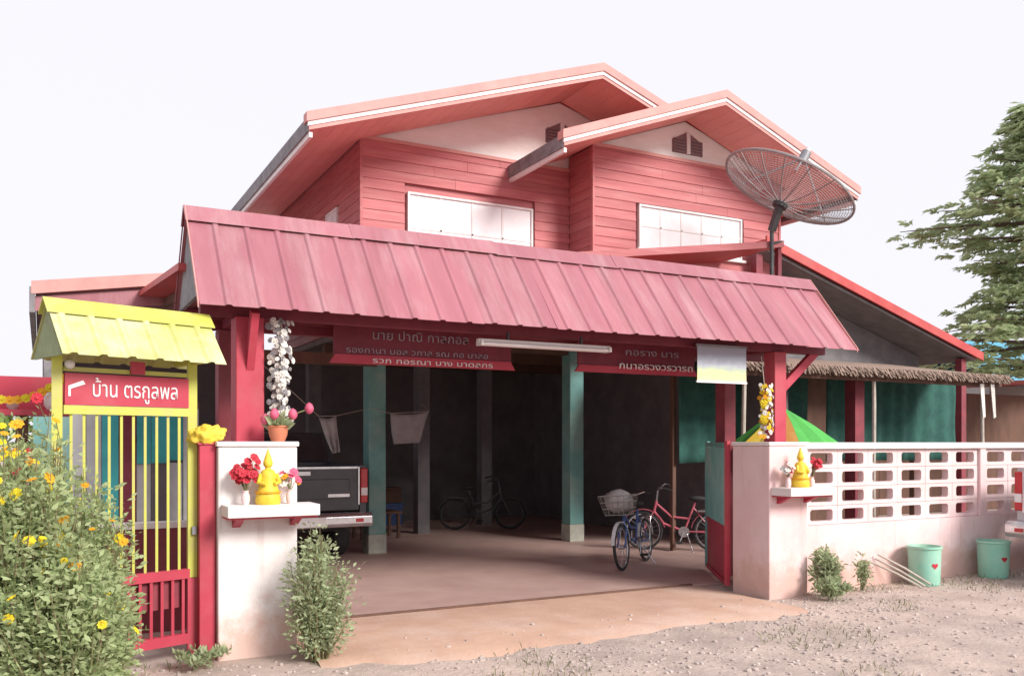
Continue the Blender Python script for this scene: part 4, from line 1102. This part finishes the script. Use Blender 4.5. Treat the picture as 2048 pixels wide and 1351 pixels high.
def shrub(name, label, cx, cy, h, spread, nstem, per, lm, lsize, flowers=(), group=None, cat='plant', z0=0, lean=(0, 0), low=.12, vary=.72):
    r = thing(name, label, cat, (cx, cy, z0), group)
    st = MB(); B = []; D = []; tips = []
    for k in range(nstem):
        a = random.uniform(0, 6.28); q = spread*math.sqrt(random.random()); hh = h*(1-.35*(q/spread)**2)*random.uniform(vary, 1.05)
        base = Vector((cx+math.cos(a)*q*.25, cy+math.sin(a)*q*.25, z0)); top = Vector((cx+math.cos(a)*q+lean[0]*hh, cy+math.sin(a)*q+lean[1]*hh, z0+hh))
        mid = base.lerp(top, .5)+Vector((random.uniform(-.05, .05), random.uniform(-.05, .05), .04))
        pts = [base, base.lerp(mid, .5)+Vector((0, 0, .01)), mid, mid.lerp(top, .5), top]
        st.tube(pts, [.009*h, .008*h, .006*h, .004*h, .002], 5)
        tips.append((top, (top-mid).normalized()))
        for j in range(per):
            t = low+(1-low)*random.random()**.8; f = t*4; i = min(3, int(f)); p = pts[i].lerp(pts[i+1], f-i)
            off = Vector((random.gauss(0, 1), random.gauss(0, 1), random.gauss(0, .6)))*.045*min(1.2, h)
            dv = off+Vector((0, 0, .02)); B.append(tuple(p+off*.9)); D.append(tuple(dv+Vector((random.gauss(0, .02), random.gauss(0, .02), random.gauss(0, .02)))))
    st.build('stems', 'stem', r)
    N = len(B); L = lsize*rng.uniform(.45, 1.75, N)
    tag(quads('foliage', leaf_faces(np.array(B), np.array(D), L, L*rng.uniform(.3, .55, N)), lm, r), kind='stuff')
    for k, (col, sc) in enumerate(flowers):
        tp, td = random.choice(tips)
        p = tp+Vector((random.gauss(0, .05), random.gauss(0, .05), random.uniform(-.30, .06)*h*random.random()+.02))
        d = Vector((-.35+random.gauss(0, .7), -1+random.gauss(0, .6), .9+random.gauss(0, .6)))
        f = put('flower', FL[col], r, (0, 0, 0), (sc,)*3, facing(d)); f.location = p-Vector((.35, .85, -.1))*random.uniform(.06, .16)
        MB().tube([tuple(f.location), tuple(p-Vector((0, 0, .14)))], .003, 4).build('flower_stalk', 'stem', r)
    return r
def fl(n, cols, s0=.6, s1=1.25): return [(random.choice(cols), random.uniform(s0, s1)) for _ in range(n)]
Y = ['yellow', 'yellow', 'yellow', 'orange']
G = 'marigold bushes before the pedestrian gate'
shrub('marigold_bush', 'tallest marigold bush, its yellow heads crowding below the shrine shelf', -.04, 6.30, 1.80, .34, 70, 130, 'leaf_marigold', .038, fl(64, Y+['red'], .8, 1.6), G)
shrub('marigold_bush', 'marigold bush with orange flowers standing right before the gate bars', .20, 6.0, 1.44, .30, 66, 130, 'leaf_marigold', .037, fl(28, ['yellow', 'orange', 'orange']), G)
shrub('marigold_bush', 'broad marigold bush with yellow flowers in front of the tallest one', -.10, 5.75, 1.58, .36, 70, 130, 'leaf_marigold', .038, fl(36, Y, .7, 1.35), G)
shrub('marigold_bush', 'marigold bush with sparse yellow flowers spreading along the road edge', .10, 5.45, 1.10, .33, 62, 130, 'leaf_marigold', .037, fl(12, Y), G)
shrub('marigold_bush', 'low marigold bush with yellow flowers leaning towards the red gate slats', .34, 5.80, .86, .22, 46, 100, 'leaf_marigold', .036, fl(5, ['yellow']), G)
shrub('marigold_bush', 'marigold bush with large yellow heads on the far side from the gate', -.36, 6.10, 1.70, .38, 56, 115, 'leaf_marigold', .038, fl(18, Y, .8, 1.5), G)
shrub('leafy_shrub', 'loose green shrub with one yellow flower before the gate-side white pillar', 1.82, 6.46, 1.04, .26, 58, 84, 'leaf_shrub', .034, [('yellow', 1.2)], low=.08, vary=.38)
shrub('weed', 'bushy green weed at the foot of the wall-side pillar', 7.28, 6.68, .52, .16, 34, 50, 'leaf_shrub', .045, group='weeds by the wall')
shrub('weed', 'low leafy weed sprawling before the bushy weed by the pillar', 7.12, 6.45, .22, .17, 26, 50, 'leaf_shrub', .045, group='weeds by the wall')
shrub('weed', 'thin upright weed by the leaning sticks', 7.88, 6.72, .40, .07, 12, 32, 'leaf_shrub', .04, group='weeds by the wall')
shrub('weed', 'low grassy weed at the foot of the red gate post', 1.02, 6.62, .13, .22, 22, 20, 'leaf_shrub', .04, group='weeds by the wall')

def grass():
    N = 2600; B = []; D = []
    while len(B) < N:
        u = random.uniform(-1.5, 12.5); y = random.uniform(3.5, 6.9)
        if mnoise.noise((u*.8, y*1.1, 9)) < .18 and not (y > 6.55 and (u > 7.1 or u < 1.1)): continue
        if y > 6.1 and 1.9 < u < 6.4: continue
        B.append((u, y, -.02)); D.append((random.gauss(0, .5), random.gauss(0, .5), 1))
    N = len(B)
    tag(quads('grass', leaf_faces(np.array(B), np.array(D), rng.uniform(.03, .09, N), np.full(N, .008)), 'grass'), 'short dry grass tufts in the gravel road edge', 'grass', kind='stuff')
grass()

# ------------------------------------------------------------------ hanging cloths in the carport
def cloth(label, pts, y, m='cloth_pale'):
    b = MB(); n = 8
    (a, b_, c, d) = [Vector(p) for p in pts]      # top-left, top-right, bottom-right, bottom-left in x,z
    for j in range(n+1):
        for i in range(n+1):
            p = a.lerp(b_, i/n).lerp(d.lerp(c, i/n), j/n)
            b.v.append((p.x, y+.03*math.sin(i*1.7+j*.5)*(.3+j/n), p.y-.03*math.sin(math.pi*i/n)*(1-j/n)))
    for j in range(n):
        for i in range(n): k = j*(n+1)+i; b.f.append((k, k+1, k+n+2, k+n+1))
    o = b.build('hanging_cloth', m, smooth=True); o.modifiers.new('t', 'SOLIDIFY').thickness = .003
    return tag(o, label, 'cloth')
cloth('pale cloth pegged on the line right of the first teal column', ((4.42, 2.02), (5.02, 2.06), (4.85, 1.60), (4.46, 1.58)), 12.02)
cloth('narrow pale cloth hanging over the pickup tailgate', ((3.15, 1.93), (3.38, 1.95), (3.42, 1.48), (3.32, 1.46)), 11.2)
ln = thing('clothes_line', 'thin clothes line stretched across the carport between posts', 'line', (3, 11.6, 1.9))
MB().tube([(2.4, 11.16, 2.60), (3.15, 11.2, 1.94), (3.38, 11.2, 1.95), (4.2, 12.19, 2.1)], .004, 5).tube([(4.2, 12.19, 2.1), (4.42, 12.02, 2.02), (5.02, 12.02, 2.06), (5.9, 14.49, 2.3)], .004, 5).build('cord', 'bamboo', ln)

# ------------------------------------------------------------------ tree beyond the shed
def tree():
    bx, by = 19.6, 11.6
    r = thing('tree', 'tall green tree with layered feathery branches rising behind the side shed', 'tree', (bx, by, 0))
    MB().tube([(bx, by, 0), (bx+.1, by, 2.5), (bx-.05, by+.1, 5), (bx+.05, by, 7.2), (bx, by, 8.9)], [.24, .2, .16, .1, .03], 12).build('trunk', 'bark', r, smooth=True)
    lim = MB(); B = []; D = []
    tiers = [(3.5, 2.3), (4.0, 2.6), (4.5, 2.6), (4.9, 2.0), (5.4, 1.2), (5.85, 2.0), (6.3, 2.8), (6.7, 2.9), (7.1, 2.4), (7.5, 1.8), (8.0, 1.4), (8.45, 1.3), (8.85, 1.0), (9.1, .7)]
    for z, ln_ in tiers:
        nb = 9
        for k in range(nb):
            a = 2*math.pi*(k+random.uniform(-.35, .35))/nb+z*1.3; L = ln_*random.uniform(.62, 1.08)
            rise = random.uniform(-.05, .18); p0 = Vector((bx, by, z-.25)); d = Vector((math.cos(a), math.sin(a), 0))
            pts = [p0+d*(L*q)+Vector((0, 0, rise*L*(q-.55*q*q)+random.gauss(0, .02))) for q in (0, .25, .5, .75, 1)]
            lim.tube(pts, [.05, .04, .03, .02, .008], 5)
            for j in range(15):
                q = .18+.82*random.random()**.75; f = q*4; i = min(3, int(f)); p = pts[i].lerp(pts[i+1], f-i)+Vector((0, 0, random.uniform(-.22, .16)))
                aa = a+random.choice((-1, 1))*random.uniform(.25, 1.1); l2 = random.uniform(.25, .65)*(1.15-q*.55)
                d2 = Vector((math.cos(aa), math.sin(aa), random.uniform(-.18, .22)))
                for s in range(9):
                    t = (s+1)/9; pp = p+d2*(l2*t)+Vector((0, 0, -.10*t*t*l2+random.gauss(0, .015)))
                    for sg in (-1, 1):
                        a3 = aa+sg*random.uniform(.5, 1.0); B.append(tuple(pp)); D.append((math.cos(a3), math.sin(a3), random.uniform(-.5, .15)))
    lim.build('limbs', 'bark', r, smooth=True)
    N = len(B)
    cr = quads('crown', leaf_faces(np.array(B), np.array(D), rng.uniform(.12, .26, N), rng.uniform(.045, .08, N), roll=1.2), 'leaf_tree', r); tag(cr, kind='stuff')
tree()

# ------------------------------------------------------------------ neighbours and far greenery
nb = thing('neighbour_house', 'small neighbouring house with blue metal roof beyond the tree', 'house', (25, 16, 0))
MB().box(22.5, 28.5, 15.0, 19, 0, 3.2).build('wall', 'wall_pale', nb)
br = MB().prismx([(14.4, 3.1), (17.0, 4.6), (19.6, 3.1), (19.6, 3.18), (17.0, 4.70), (14.4, 3.18)], 22.0, 29.0).build('roof', 'roof_blue', nb)
wn = MB().box(23.4, 24.4, 14.96, 14.998, 1.1, 2.2).build('window', 'trim_white', nb); MB().box(23.48, 24.32, 14.94, 14.958, 1.18, 2.12).build('pane', 'car_glass', wn)
n2 = thing('red_roof_shed', 'low shed with faded red roof beside the tree trunk', 'shed', (19, 13.5, 0))
MB().prism([(16.4, 2.78), (25.5, 3.25), (25.5, 3.33), (16.4, 2.86)], 12.6, 15).build('roof', 'roof_red', n2)
for x_, y_ in ((16.6, 12.8), (25.2, 12.8), (16.6, 14.8), (25.2, 14.8)): MB().box(x_-.06, x_+.06, y_-.06, y_+.06, 0, 2.72).build('post', 'wood_dark', n2)
MB().box(16.5, 25.3, 13.6, 13.7, 0, 2.78).build('wall', 'wood_dark', n2)

def far_trees():
    B = []; D = []
    for k in range(60):
        a = -1.1+k*.045; rr = random.uniform(55, 75); cx, cy = rr*math.sin(a), rr*math.cos(a); h = random.uniform(3, 5.5)
        for j in range(260):
            q = rng.normal(size=3); q /= np.linalg.norm(q); q *= random.random()**.4
            B.append((cx+q[0]*2.6, cy+q[1]*2.6, h*.5+q[2]*h*.5)); D.append(tuple(rng.normal(size=3)))
    N = len(B)
    tag(quads('tree_line', leaf_faces(np.array(B), np.array(D), rng.uniform(.5, .9, N), rng.uniform(.3, .5, N)), 'leaf_far'), 'far off line of green trees on the horizon', 'tree line', kind='stuff')
far_trees()
